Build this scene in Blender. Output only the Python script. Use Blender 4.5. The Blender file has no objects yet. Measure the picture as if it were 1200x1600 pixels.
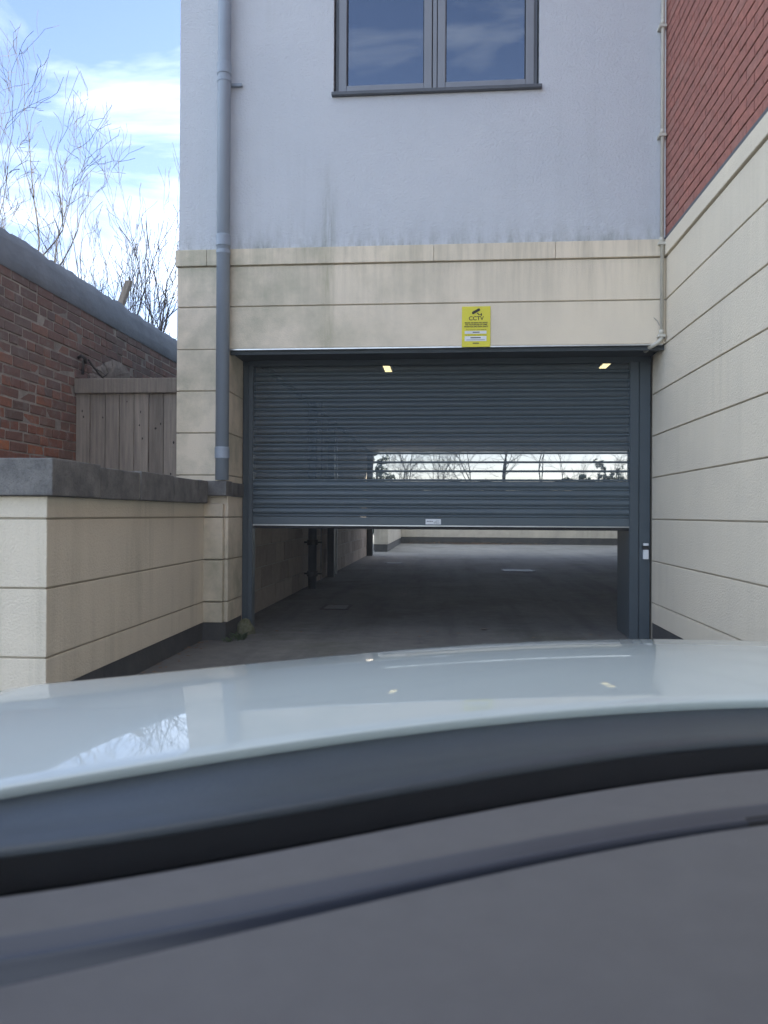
import bpy, bmesh, math, random
from mathutils import Vector, Matrix, Euler

random.seed(7)
scene = bpy.context.scene
col = scene.collection
R = math.radians

# ------------------------------------------------------------------ camera
YAW, PITCH, ROLL, F = R(4.62), R(0.17), R(0.30), 1200.0
CAM = Vector((0, 0, 1.0))
rot = Matrix.Rotation(YAW, 3, 'Z') @ Matrix.Rotation(R(90) + PITCH, 3, 'X') @ Matrix.Rotation(ROLL, 3, 'Z')
cam = bpy.data.cameras.new('camera')
cam.sensor_fit = 'HORIZONTAL'
cam.sensor_width = 26.0
cam.lens = 26.0                      # focal length = 1.0 x picture width
cam.clip_start, cam.clip_end = 0.02, 1500
cam.dof.use_dof = True
cam.dof.focus_distance = 6.3
cam.dof.aperture_fstop = 8.0
camo = bpy.data.objects.new('camera', cam)
camo.matrix_world = Matrix.Translation(CAM) @ rot.to_4x4()
col.objects.link(camo)
scene.camera = camo

# ------------------------------------------------------------------ world, sun, exposure
SUN_EL, SUN_AZ = R(26), R(50)        # azimuth clockwise from +Y (towards +X)
scene.view_settings.view_transform = 'Standard'
scene.view_settings.look = 'None'
scene.view_settings.gamma = 1.0
scene.view_settings.exposure = 3.2
scene.view_settings.use_curve_mapping = False

world = bpy.data.worlds.new('World')
scene.world = world
world.use_nodes = True


class NT:
    """small helper for node trees"""
    def __init__(s, tree):
        s.t = tree
        tree.nodes.clear()

    def n(s, typ, ins=None, **kw):
        nd = s.t.nodes.new(typ)
        for k, v in kw.items():
            setattr(nd, k, v)
        for k, v in (ins or {}).items():
            if isinstance(v, bpy.types.NodeSocket):
                s.t.links.new(v, nd.inputs[k])
            else:
                nd.inputs[k].default_value = v
        return nd

    def math(s, op, a, b=0.0, c=0.0, clamp=False):
        return s.n('ShaderNodeMath', {0: a, 1: b, 2: c}, operation=op, use_clamp=clamp).outputs[0]

    def ramp(s, fac, p0, p1, c0=(0, 0, 0, 1), c1=(1, 1, 1, 1)):
        r = s.n('ShaderNodeValToRGB', {0: fac})
        e = r.color_ramp.elements
        e[0].position, e[1].position = p0, p1
        e[0].color, e[1].color = c0, c1
        return r.outputs[0]

    def mix(s, fac, a, b, mode='MIX'):
        m = s.n('ShaderNodeMix', data_type='RGBA', blend_type=mode)
        for i, v in ((0, fac), (6, a), (7, b)):
            if isinstance(v, bpy.types.NodeSocket):
                s.t.links.new(v, m.inputs[i])
            else:
                m.inputs[i].default_value = v
        return m.outputs[2]

    def noise(s, vec, scale, detail=4, rough=0.55, dist=0.0):
        return s.n('ShaderNodeTexNoise', {'Vector': vec, 'Scale': scale, 'Detail': detail, 'Roughness': rough, 'Distortion': dist}).outputs[0]

    def vmul(s, vec, sc, loc=(0, 0, 0)):
        return s.n('ShaderNodeMapping', {'Vector': vec, 'Scale': sc, 'Location': loc}).outputs[0]


nt = NT(world.node_tree)
sky = nt.n('ShaderNodeTexSky', sky_type='NISHITA', sun_disc=False, sun_elevation=SUN_EL, sun_rotation=SUN_AZ,
           air_density=1.0, dust_density=0.6, ozone_density=1.6, altitude=60)
tc = nt.n('ShaderNodeTexCoord').outputs['Generated']
sx = nt.n('ShaderNodeSeparateXYZ', {0: tc})
den = nt.math('ADD', nt.math('MAXIMUM', sx.outputs[2], 0.0), 0.22)
cp = nt.n('ShaderNodeCombineXYZ', {0: nt.math('DIVIDE', sx.outputs[0], den), 1: nt.math('DIVIDE', sx.outputs[1], den), 2: 0.0}).outputs[0]
big = nt.noise(nt.vmul(cp, (1.0, 1.0, 1), (-6.94, -7.23, 0.19)), 0.9, 3, 0.5, 0.3)
wisp = nt.noise(nt.vmul(cp, (1.0, 1.9, 1), (-4.04, 1.31, 4.1)), 1.3, 7, 0.55, 0.8)
cl = nt.math('ADD', nt.math('MULTIPLY', big, 0.55), nt.math('MULTIPLY', wisp, 0.6))
clm = nt.ramp(cl, 0.51, 0.77)
hz = nt.math('POWER', nt.math('SUBTRACT', 1.0, nt.math('MAXIMUM', sx.outputs[2], 0.0), clamp=True), 6.0)
skyb = nt.mix(1.0, sky.outputs[0], (0.80, 0.72, 0.82, 1), 'MULTIPLY')
skyh = nt.mix(nt.math('MULTIPLY', hz, 0.60), skyb, (5.6, 5.55, 5.55, 1))      # milky air low over the horizon
skyc = nt.mix(nt.math('MULTIPLY', clm, 0.74), skyh, (8.2, 8.2, 8.3, 1))                # thin white cloud
bg = nt.n('ShaderNodeBackground', {'Color': skyc, 'Strength': 0.06})
nt.n('ShaderNodeOutputWorld', {'Surface': bg.outputs[0]})

sun = bpy.data.lights.new('sun', 'SUN')
sun.energy, sun.angle, sun.color = 3.0, R(0.53), (1.0, 0.94, 0.84)
suno = bpy.data.objects.new('sun', sun)
sdir = Vector((math.sin(SUN_AZ) * math.cos(SUN_EL), math.cos(SUN_AZ) * math.cos(SUN_EL), math.sin(SUN_EL)))
suno.rotation_euler = sdir.to_track_quat('Z', 'Y').to_euler()
col.objects.link(suno)

# ------------------------------------------------------------------ pixel rays (photo pixels 1200 x 1600)
def ray(px, py):
    return rot @ Vector(((px - 600) / F, (800 - py) / F, -1.0))
def hy(px, py, Y):
    d = ray(px, py); return CAM + d * (Y / d.y)
def hx(px, py, X):
    d = ray(px, py); return CAM + d * (X / d.x)
def hz_(px, py, Z=0.0):
    d = ray(px, py); return CAM + d * ((Z - CAM.z) / d.z)

# ------------------------------------------------------------------ object helpers
def tag(o, label=None, cat=None, group=None, kind=None):
    if cat and kind is None: kind = 'thing'
    for k, v in (('label', label), ('category', cat), ('group', group), ('kind', kind)):
        if v: o[k] = v
    return o

def empty(name, loc=(0, 0, 0), rz=0.0, label=None, cat=None, group=None):
    o = bpy.data.objects.new(name, None)
    o.location = loc; o.rotation_euler = (0, 0, rz); o.empty_display_size = 0.1
    col.objects.link(o)
    return tag(o, label, cat, group)

def link(name, me, mat, parent=None, loc=None):
    o = bpy.data.objects.new(name, me)
    col.objects.link(o)
    if mat is not None and not me.materials:
        me.materials.append(mat)
    if parent is not None:
        o.parent = parent
    if loc is not None:
        o.location = loc
    return o

class MB:
    def __init__(s):
        s.v, s.f = [], []
    def add(s, vs, fs):
        b = len(s.v)
        s.v += [tuple(v) for v in vs]
        s.f += [tuple(b + i for i in f) for f in fs]
        return s
    def box(s, x0, x1, y0, y1, z0, z1):
        vs = [(x, y, z) for z in (z0, z1) for y in (y0, y1) for x in (x0, x1)]
        return s.add(vs, [(0, 2, 3, 1), (4, 5, 7, 6), (0, 1, 5, 4), (2, 6, 7, 3), (0, 4, 6, 2), (1, 3, 7, 5)])
    def quad(s, a, b, c, d):
        return s.add([a, b, c, d], [(0, 1, 2, 3)])
    def tube(s, pts, radii, n=10, caps=True):
        rings = []
        pts = [Vector(p) for p in pts]
        ref = None
        for i, p in enumerate(pts):
            t = (pts[min(i + 1, len(pts) - 1)] - pts[max(i - 1, 0)]).normalized()
            if ref is None:
                ref = t.orthogonal().normalized()
            a = (ref - t * ref.dot(t))
            a = a.normalized() if a.length > 1e-6 else t.orthogonal().normalized()
            ref = a
            b = t.cross(a)
            r = radii[i] if isinstance(radii, (list, tuple)) else radii
            rings.append([p + (a * math.cos(2 * math.pi * k / n) + b * math.sin(2 * math.pi * k / n)) * r for k in range(n)])
        vs = [v for rg in rings for v in rg]
        fs = []
        for i in range(len(rings) - 1):
            for k in range(n):
                k2 = (k + 1) % n
                fs.append((i * n + k, i * n + k2, (i + 1) * n + k2, (i + 1) * n + k))
        if caps:
            fs.append(tuple(reversed(range(n)))); fs.append(tuple((len(rings) - 1) * n + k for k in range(n)))
        return s.add(vs, fs)
    def grid(s, rows):
        n = len(rows[0])
        vs = [p for r in rows for p in r]
        fs = [(i * n + j, i * n + j + 1, (i + 1) * n + j + 1, (i + 1) * n + j) for i in range(len(rows) - 1) for j in range(n - 1)]
        return s.add(vs, fs)
    def prism_x(s, prof, x0, x1):
        n = len(prof)
        vs = [(x0, y, z) for y, z in prof] + [(x1, y, z) for y, z in prof]
        fs = [(i, (i + 1) % n, n + (i + 1) % n, n + i) for i in range(n)]
        fs += [tuple(range(n)), tuple(n + i for i in reversed(range(n)))]
        return s.add(vs, fs)
    def mesh(s, name, bevel=0.0, smooth=False, seg=1, recalc=True):
        me = bpy.data.meshes.new(name)
        me.from_pydata(s.v, [], s.f)
        if bevel or recalc:
            bm = bmesh.new(); bm.from_mesh(me)
            if recalc:
                bmesh.ops.recalc_face_normals(bm, faces=bm.faces)
            if bevel:
                bmesh.ops.bevel(bm, geom=list(bm.edges), offset=bevel, segments=seg, affect='EDGES', profile=0.6)
            bm.to_mesh(me); bm.free()
        if smooth:
            for p in me.polygons: p.use_smooth = True
        me.update()
        return me
    def build(s, name, mat, parent=None, bevel=0.0, smooth=False, seg=1, recalc=True):
        return link(name, s.mesh(name, bevel, smooth, seg, recalc), mat, parent)

def bx(name, mat, parent, x0, x1, y0, y1, z0, z1, bevel=0.0, seg=1):
    return MB().box(min(x0, x1), max(x0, x1), min(y0, y1), max(y0, y1), min(z0, z1), max(z0, z1)).build(name, mat, parent, bevel, False, seg)

def auto_smooth(o, ang=35):
    me = o.data
    for p in me.polygons: p.use_smooth = True
    bm = bmesh.new(); bm.from_mesh(me)
    for e in bm.edges:
        if len(e.link_faces) == 2 and e.calc_face_angle(0) > R(ang):
            e.smooth = False
    bm.to_mesh(me); bm.free()
    return o

# ------------------------------------------------------------------ materials
M = {}
def newmat(name):
    m = bpy.data.materials.new(name)
    m.use_nodes = True
    M[name] = m
    return m, NT(m.node_tree)

def out(nt, sh):
    nt.n('ShaderNodeOutputMaterial', {'Surface': sh})

def c4(c):
    return (c[0], c[1], c[2], 1)

def surf(name, c1, c2=None, scale=6.0, rough=0.7, bump=0.0, bscale=60.0, metal=0.0, coat=0.0, spec=0.5, amount=1.0,
         streak=0.0, streakcol=(0.12, 0.12, 0.09), stretch=(1, 1, 1), detail=6, speck=0.0, objvar=0.0, moss=None):
    m, t = newmat(name)
    pos = t.n('ShaderNodeNewGeometry').outputs['Position']
    c2 = c2 or tuple(x * 0.8 for x in c1)
    f = t.ramp(t.noise(t.vmul(pos, stretch), scale, detail, 0.6), 0.32, 0.70)
    c = t.mix(t.math('MULTIPLY', f, amount), c4(c1), c4(c2))
    if objvar:
        rnd = t.math('FRACT', t.math('ADD', t.n('ShaderNodeObjectInfo').outputs['Random'], t.n('ShaderNodeNewGeometry').outputs['Random Per Island']))
        c = t.mix(1.0, c, t.ramp(rnd, 0, 1, (1 - objvar,) * 3 + (1,), (1 + objvar,) * 3 + (1,)), 'MULTIPLY')
    if speck:
        sp = t.ramp(t.noise(pos, 160, 2, 0.6), 0.55, 0.75)
        c = t.mix(t.math('MULTIPLY', sp, speck), c, c4(tuple(x * 0.45 for x in c1)))
    if streak:
        s1 = t.ramp(t.noise(t.vmul(pos, (7, 7, 0.35)), 1.3, 5, 0.65), 0.47, 0.75)
        s2 = t.ramp(t.noise(pos, 1.1, 4, 0.6), 0.38, 0.68)
        c = t.mix(t.math('MULTIPLY', t.math('MULTIPLY', s1, s2), streak), c, c4(streakcol))
    ins = {'Base Color': c, 'Roughness': rough, 'Metallic': metal, 'Coat Weight': coat, 'Specular IOR Level': spec}
    if bump:
        h = t.noise(pos, bscale, 5, 0.6)
        ins['Normal'] = t.n('ShaderNodeBump', {'Strength': bump, 'Distance': 0.01, 'Height': h}).outputs[0]
    p = t.n('ShaderNodeBsdfPrincipled', ins)
    out(t, p.outputs[0])
    return m

CREAM = dict(c1=(0.81, 0.715, 0.565), c2=(0.74, 0.66, 0.53), scale=1.6, rough=0.88, bump=0.6, bscale=85, spec=0.2, speck=0.16)
surf('cream_render', streak=0.22, streakcol=(0.36, 0.34, 0.26), **CREAM)
surf('cream_render_dirty', streak=0.55, streakcol=(0.30, 0.29, 0.21), **CREAM)
surf('cream_old', (0.50, 0.455, 0.38), (0.38, 0.35, 0.30), 3, 0.9, 0.5, 60, streak=0.6, streakcol=(0.2, 0.2, 0.16))
surf('joint', (0.46, 0.41, 0.32), rough=0.95)
surf('plinth', (0.045, 0.047, 0.050), (0.075, 0.074, 0.070), 5, 0.8, 0.3, 40)
surf('coping', (0.13, 0.128, 0.125), (0.25, 0.24, 0.225), 9, 0.92, 0.9, 60, speck=0.6, objvar=0.18, spec=0.2)
surf('cap_mortar', (0.23, 0.25, 0.28), (0.17, 0.19, 0.22), 4, 0.95, 0.7, 20, spec=0.2)
surf('mortar_old', (0.44, 0.39, 0.34), (0.24, 0.215, 0.195), 7, 0.95, 0.8, 60, spec=0.2)
surf('mortar_new', (0.27, 0.16, 0.135), (0.23, 0.135, 0.115), 5, 0.95, 0.3, 60, spec=0.2)
surf('plaster_patch', (0.34, 0.29, 0.25), (0.21, 0.17, 0.15), 14, 0.95, 0.8, 50, spec=0.2)
surf('timber', (0.35, 0.295, 0.24), (0.22, 0.187, 0.158), 3.0, 0.85, 0.5, 30, stretch=(14, 14, 0.8), objvar=0.22, spec=0.2)
surf('timber_knot', (0.045, 0.038, 0.032), rough=0.9)
surf('shutter_paint', (0.088, 0.114, 0.130), (0.070, 0.094, 0.110), 2.2, 0.42, 0.08, 14, streak=0.35, streakcol=(0.115, 0.125, 0.125), stretch=(0.5, 1, 3))
surf('frame_paint', (0.060, 0.080, 0.094), (0.052, 0.070, 0.083), 3, 0.45, 0.05, 20)
surf('dark_soffit', (0.050, 0.062, 0.070), (0.04, 0.05, 0.056), 3, 0.7)
surf('aluminium', (0.62, 0.63, 0.62), (0.5, 0.5, 0.5), 12, 0.35, metal=0.9)
surf('rubber', (0.018, 0.018, 0.019), rough=0.75)
surf('pipe_paint', (0.30, 0.345, 0.405), (0.27, 0.315, 0.37), 4, 0.45, 0.05, 15)
surf('cream_pipe', (0.58, 0.55, 0.47), (0.50, 0.47, 0.40), 10, 0.55)
surf('white_plastic', (0.78, 0.79, 0.80), (0.70, 0.71, 0.72), 20, 0.4)
surf('black_plastic', (0.02, 0.021, 0.023), rough=0.45)
surf('window_frame', (0.235, 0.250, 0.275), (0.21, 0.225, 0.25), 3, 0.42)
surf('window_dark', (0.10, 0.11, 0.125), rough=0.5)
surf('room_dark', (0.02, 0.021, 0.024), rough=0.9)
surf('room_floor', (0.10, 0.09, 0.08), rough=0.9)
surf('cloth_white', (0.78, 0.79, 0.80), (0.66, 0.67, 0.7), 20, 0.9)
surf('sign_yellow', (0.74, 0.66, 0.035), (0.68, 0.60, 0.04), 8, 0.45)
surf('sign_white', (0.82, 0.83, 0.84), rough=0.45)
surf('sign_black', (0.03, 0.028, 0.02), rough=0.6)
surf('block', (0.50, 0.42, 0.35), (0.41, 0.345, 0.29), 9, 0.93, 0.6, 45, objvar=0.16, speck=0.3, spec=0.2)
surf('block_mortar', (0.55, 0.52, 0.47), rough=0.95)
surf('concrete', (0.26, 0.26, 0.25), (0.2, 0.2, 0.19), 6, 0.9, 0.4, 40)
surf('ceiling', (0.58, 0.57, 0.55), (0.52, 0.51, 0.49), 3, 0.9)
surf('bark', (0.065, 0.055, 0.047), (0.045, 0.038, 0.033), 8, 0.9, 0.6, 40)
surf('twig', (0.062, 0.050, 0.042), (0.045, 0.036, 0.031), 8, 0.9)
surf('leaf_green', (0.055, 0.085, 0.028), (0.035, 0.06, 0.022), 2.0, 0.6, objvar=0.35)
surf('leaf_dark', (0.030, 0.050, 0.026), (0.022, 0.036, 0.02), 2.0, 0.65, objvar=0.35)
surf('moss', (0.10, 0.11, 0.045), (0.20, 0.19, 0.13), 40, 0.95, 0.9, 120)
surf('dead_leaf', (0.22, 0.13, 0.07), (0.14, 0.085, 0.05), 30, 0.8, objvar=0.4)
surf('iron', (0.03, 0.03, 0.032), (0.06, 0.045, 0.035), 20, 0.7)
surf('cover_metal', (0.19, 0.19, 0.18), (0.13, 0.13, 0.125), 20, 0.6, 0.4, 90)
surf('dash_shade_mid', (0.075, 0.078, 0.092), rough=0.5)  # soft shade of the dash dip, put into the colour
surf('dash_shade_dark', (0.030, 0.037, 0.055), rough=0.4)  # shade and bluish reflection in the groove, put into the colour
surf('dash_plastic', (0.140, 0.134, 0.132), (0.126, 0.120, 0.119), 40, 0.62, 0.25, 900, spec=0.4)
surf('dash_lower', (0.09, 0.09, 0.10), rough=0.7)
surf('scuttle', (0.030, 0.040, 0.050), (0.025, 0.034, 0.043), 20, 0.38, 0.1, 300)
surf('frit', (0.006, 0.007, 0.009), rough=0.6, spec=0.15)
surf('tyre', (0.02, 0.02, 0.021), rough=0.85, bump=0.3)
surf('rim', (0.5, 0.5, 0.52), rough=0.3, metal=0.9)
surf('lamp_glass', (0.6, 0.62, 0.64), rough=0.08, coat=0.6)

# car paint
m, t = newmat('car_paint')
pos = t.n('ShaderNodeNewGeometry').outputs['Position']
fl = t.noise(pos, 500, 2)
p = t.n('ShaderNodeBsdfPrincipled', {'Base Color': t.mix(t.math('MULTIPLY', fl, 0.25), (0.52, 0.575, 0.56, 1), (0.485, 0.54, 0.53, 1)),
                                     'Roughness': 0.5, 'Coat Weight': 0.95, 'Coat Roughness': 0.022, 'Coat IOR': 1.55, 'Specular IOR Level': 0.3})
out(t, p.outputs[0])

# render on the upper storey, with run-off stains that have their own place
m, t = newmat('blue_render')
pos = t.n('ShaderNodeNewGeometry').outputs['Position']
sp = t.n('ShaderNodeSeparateXYZ', {0: pos})
f = t.ramp(t.noise(pos, 1.4, 5, 0.6), 0.3, 0.7)
c = t.mix(f, (0.63, 0.65, 0.68, 1), (0.585, 0.61, 0.645, 1))
s1 = t.ramp(t.noise(t.vmul(pos, (9, 9, 0.3)), 1.2, 6, 0.65), 0.50, 0.78)
s2 = t.ramp(t.noise(pos, 0.9, 4, 0.6), 0.42, 0.68)
c = t.mix(t.math('MULTIPLY', t.math('MULTIPLY', s1, s2), 0.28), c, (0.40, 0.42, 0.41, 1))
x0 = hy(514, 350, 5.98).x
dx = t.math('DIVIDE', t.math('SUBTRACT', sp.outputs[0], x0), 0.055)
g = t.math('POWER', 2.718, t.math('MULTIPLY', t.math('MULTIPLY', dx, dx), -1.0))
zz = t.math('MULTIPLY', t.math('SUBTRACT', 3.85, sp.outputs[2], clamp=True), 1.15)
nn = t.ramp(t.noise(t.vmul(pos, (30, 30, 2.5)), 1.0, 5, 0.7), 0.36, 0.62)
stn = t.math('MULTIPLY', t.math('MULTIPLY', g, zz), nn)
c = t.mix(t.math('MULTIPLY', stn, 0.7), c, (0.22, 0.24, 0.19, 1))
# grime that rises from the ledge
lg = t.math('POWER', 2.718, t.math('MULTIPLY', t.math('SUBTRACT', sp.outputs[2], 3.09), -11.0))
lgn = t.ramp(t.noise(t.vmul(pos, (14, 14, 4)), 1.0, 6, 0.7), 0.42, 0.68)
c = t.mix(t.math('MULTIPLY', t.math('MULTIPLY', lg, lgn), 0.7, clamp=True), c, (0.20, 0.22, 0.19, 1))
h = t.noise(pos, 52, 5, 0.7)
p = t.n('ShaderNodeBsdfPrincipled', {'Base Color': c, 'Roughness': 0.9, 'Specular IOR Level': 0.2,
        'Normal': t.n('ShaderNodeBump', {'Strength': 0.85, 'Distance': 0.014, 'Height': h}).outputs[0]})
out(t, p.outputs[0])

# lintel / ledge stone, streaked downwards from the ledge
m, t = newmat('cream_ledge')
pos = t.n('ShaderNodeNewGeometry').outputs['Position']
sp = t.n('ShaderNodeSeparateXYZ', {0: pos})
f = t.ramp(t.noise(pos, 1.6, 5, 0.6), 0.3, 0.7)
c = t.mix(f, (0.82, 0.71, 0.55, 1), (0.76, 0.665, 0.53, 1))
west = t.math('MULTIPLY', t.math('SUBTRACT', 1.0, sp.outputs[0]), 0.38, clamp=True)      # algae on the side without a sheltering wing
d1 = t.ramp(t.noise(t.vmul(pos, (10, 10, 0.7)), 1.2, 6, 0.7), 0.40, 0.72)
d2 = t.math('SUBTRACT', 1.0, t.math('MULTIPLY', t.math('SUBTRACT', 3.09, sp.outputs[2]), 1.5), clamp=True)
c = t.mix(t.math('MULTIPLY', t.math('MULTIPLY', d1, d2), 0.5), c, (0.25, 0.24, 0.18, 1))
d3 = t.ramp(t.noise(pos, 2.6, 6, 0.65), 0.40, 0.70)
c = t.mix(t.math('MULTIPLY', t.math('MULTIPLY', d3, west), 0.75), c, (0.36, 0.355, 0.26, 1))
dx = t.math('DIVIDE', t.math('SUBTRACT', sp.outputs[0], x0), 0.05)
g = t.math('POWER', 2.718, t.math('MULTIPLY', t.math('MULTIPLY', dx, dx), -1.0))
c = t.mix(t.math('MULTIPLY', t.math('MULTIPLY', g, d1), 0.6), c, (0.25, 0.25, 0.14, 1))
h = t.noise(pos, 95, 5, 0.65)
p = t.n('ShaderNodeBsdfPrincipled', {'Base Color': c, 'Roughness': 0.9, 'Specular IOR Level': 0.2,
        'Normal': t.n('ShaderNodeBump', {'Strength': 0.4, 'Distance': 0.01, 'Height': h}).outputs[0]})
out(t, p.outputs[0])

def brick_mat(name, stops, soot=0.0, rough=0.9, bump=0.6, bscale=70, pale=0.0):
    m, t = newmat(name)
    geo = t.n('ShaderNodeNewGeometry')
    rnd = t.math('FRACT', t.math('ADD', t.n('ShaderNodeObjectInfo').outputs['Random'], geo.outputs['Random Per Island']))
    r = t.n('ShaderNodeValToRGB', {0: rnd})
    r.color_ramp.interpolation = 'CONSTANT'
    els = r.color_ramp.elements
    els[0].position, els[0].color = stops[0][0], c4(stops[0][1])
    els[1].position, els[1].color = stops[1][0], c4(stops[1][1])
    for ps, cc in stops[2:]:
        e = els.new(ps); e.color = c4(cc)
    pos = geo.outputs['Position']
    c = t.mix(t.math('MULTIPLY', t.ramp(t.noise(pos, 22, 5, 0.7), 0.35, 0.7), 0.45), r.outputs[0], (0.10, 0.075, 0.065, 1))
    if soot:
        z = t.n('ShaderNodeSeparateXYZ', {0: pos}).outputs[2]
        s = t.math('ADD', t.math('MULTIPLY', t.math('SUBTRACT', z, 1.75), 1.0), t.math('MULTIPLY', t.noise(pos, 2.5, 5, 0.6), 1.2))
        s = t.ramp(s, 0.55, 1.5)
        c = t.mix(t.math('MULTIPLY', s, soot), c, (0.185, 0.15, 0.145, 1))   # old soot on the upper courses
    if pale:
        c = t.mix(t.math('MULTIPLY', t.ramp(t.noise(pos, 9, 5, 0.7), 0.52, 0.68), pale), c, (0.32, 0.29, 0.27, 1))
    h = t.noise(pos, bscale, 5, 0.65)
    p = t.n('ShaderNodeBsdfPrincipled', {'Base Color': c, 'Roughness': rough, 'Specular IOR Level': 0.2,
            'Normal': t.n('ShaderNodeBump', {'Strength': bump, 'Distance': 0.01, 'Height': h}).outputs[0]})
    out(t, p.outputs[0])

brick_mat('old_brick', [(0, (0.36, 0.155, 0.10)), (0.22, (0.31, 0.14, 0.10)), (0.42, (0.25, 0.13, 0.10)), (0.56, (0.43, 0.17, 0.095)),
                        (0.72, (0.27, 0.16, 0.125)), (0.85, (0.53, 0.205, 0.10)), (0.93, (0.19, 0.125, 0.105))], soot=0.65, pale=0.4)
brick_mat('red_brick', [(0, (0.42, 0.175, 0.14)), (0.3, (0.40, 0.17, 0.138)), (0.55, (0.44, 0.182, 0.145)), (0.72, (0.385, 0.165, 0.135)), (0.88, (0.41, 0.19, 0.155))], bump=0.3)

# asphalt
m, t = newmat('asphalt')
pos = t.n('ShaderNodeNewGeometry').outputs['Position']
sp = t.n('ShaderNodeSeparateXYZ', {0: pos})
f1 = t.ramp(t.noise(pos, 0.7, 6, 0.6), 0.32, 0.7)
f2 = t.ramp(t.noise(pos, 9, 6, 0.7), 0.35, 0.75)
c = t.mix(f1, (0.095, 0.094, 0.092, 1), (0.165, 0.158, 0.146, 1))
c = t.mix(t.math('MULTIPLY', f2, 0.45), c, (0.25, 0.24, 0.22, 1))
tm = t.ramp(t.noise(t.vmul(pos, (3.2, 0.22, 1)), 1.0, 5, 0.6), 0.48, 0.70)
c = t.mix(t.math('MULTIPLY', tm, 0.55), c, (0.060, 0.060, 0.060, 1))            # tracks worn along the drive
c = t.mix(t.math('MULTIPLY', t.ramp(t.noise(pos, 2.3, 6, 0.75, 0.6), 0.56, 0.66), 0.5), c, (0.19, 0.185, 0.175, 1))   # worn patches
wy = t.math('MULTIPLY', t.math('SUBTRACT', t.math('ADD', sp.outputs[1], t.math('MULTIPLY', t.noise(pos, 0.5, 5, 0.6), 6.0)), 18.0), 0.14, clamp=True)
c = t.mix(t.math('MULTIPLY', wy, t.ramp(t.noise(t.vmul(pos, (1, 2.2, 1)), 1.5, 7, 0.7), 0.3, 0.7)), c, (0.20, 0.19, 0.165, 1))   # patchily paler towards the rear yard
spk = t.ramp(t.noise(pos, 130, 2, 0.5), 0.62, 0.72)
c = t.mix(t.math('MULTIPLY', spk, 0.35), c, (0.18, 0.18, 0.17, 1))
ms = t.ramp(t.noise(pos, 0.9, 5, 0.65, 0.5), 0.52, 0.66)
c = t.mix(t.math('MULTIPLY', ms, 0.5), c, (0.060, 0.066, 0.036, 1))
h = t.noise(pos, 110, 4, 0.7)
p = t.n('ShaderNodeBsdfPrincipled', {'Base Color': c, 'Roughness': 0.9, 'Specular IOR Level': 0.3,
        'Normal': t.n('ShaderNodeBump', {'Strength': 0.7, 'Distance': 0.01, 'Height': h}).outputs[0]})
out(t, p.outputs[0])

# perforated slat: paint with small punched holes, seen as one from here
m, t = newmat('perforated_paint')
msk = 0.33          # share of the sheet that is holes, each far below a pixel
pr = t.n('ShaderNodeBsdfPrincipled', {'Base Color': (0.085, 0.112, 0.130, 1), 'Roughness': 0.42})
tr = t.n('ShaderNodeBsdfTransparent', {'Color': (1, 1, 1, 1)})
mx = t.n('ShaderNodeMixShader', {0: msk, 1: pr.outputs[0], 2: tr.outputs[0]})
out(t, mx.outputs[0])

def glass(name, tint, base_refl, grow, film=0.0):
    """thin pane: clear sheet with mirror reflection that grows towards grazing"""
    m, t = newmat(name)
    geo = t.n('ShaderNodeNewGeometry')
    dt = t.n('ShaderNodeVectorMath', {0: geo.outputs['Incoming'], 1: geo.outputs['Normal']}, operation='DOT_PRODUCT').outputs['Value']
    k = t.math('POWER', t.math('SUBTRACT', 1.0, t.math('ABSOLUTE', dt), clamp=True), 5.0)
    fac = t.math('ADD', base_refl, t.math('MULTIPLY', k, grow), clamp=True)
    gl = t.n('ShaderNodeBsdfGlossy', {'Color': (1, 1, 1, 1), 'Roughness': 0.0})
    tr = t.n('ShaderNodeBsdfTransparent', {'Color': c4(tint)})
    mx = t.n('ShaderNodeMixShader', {0: fac, 1: tr.outputs[0], 2: gl.outputs[0]})
    if film:      # thin scattering film, added to lay a veil of daylight over the view
        du = t.n('ShaderNodeAddShader', {0: t.n('ShaderNodeBsdfTranslucent', {'Color': (0.45, 0.48, 0.52, 1)}).outputs[0], 1: t.n('ShaderNodeBsdfDiffuse', {'Color': (0.36, 0.38, 0.41, 1)}).outputs[0]})
        mx = t.n('ShaderNodeMixShader', {0: film, 1: mx.outputs[0], 2: du.outputs[0]})
    out(t, mx.outputs[0])
glass('windscreen_glass', (0.90, 0.955, 0.945), 0.045, 0.80, 0.005)
glass('window_glass', (0.42, 0.46, 0.48), 0.19, 0.75)

def emit(name, c, s):
    m, t = newmat(name)
    e = t.n('ShaderNodeEmission', {'Color': c4(c), 'Strength': s})
    out(t, e.outputs[0])
emit('lamp_light', (1.0, 0.80, 0.42), 0.55)

# ================================================================== GROUND
mb = MB()
ys = [-400, -40, -6, 1.0, 1.6, 2.4, 3.2, 4.0, 4.6, 30, 60, 500]
def gz(y):
    s = min(1, max(0, (y - 1.0) / 3.6)); s = s * s * (3 - 2 * s)
    return -0.14 * (1 - s)
xs = [-400, -40, -3, -1, 1, 3, 40, 400]
mb.grid([[(x, y, gz(y)) for x in xs] for y in ys])
g = mb.build('ground', M['asphalt'], smooth=True)
tag(g, kind='structure')

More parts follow.
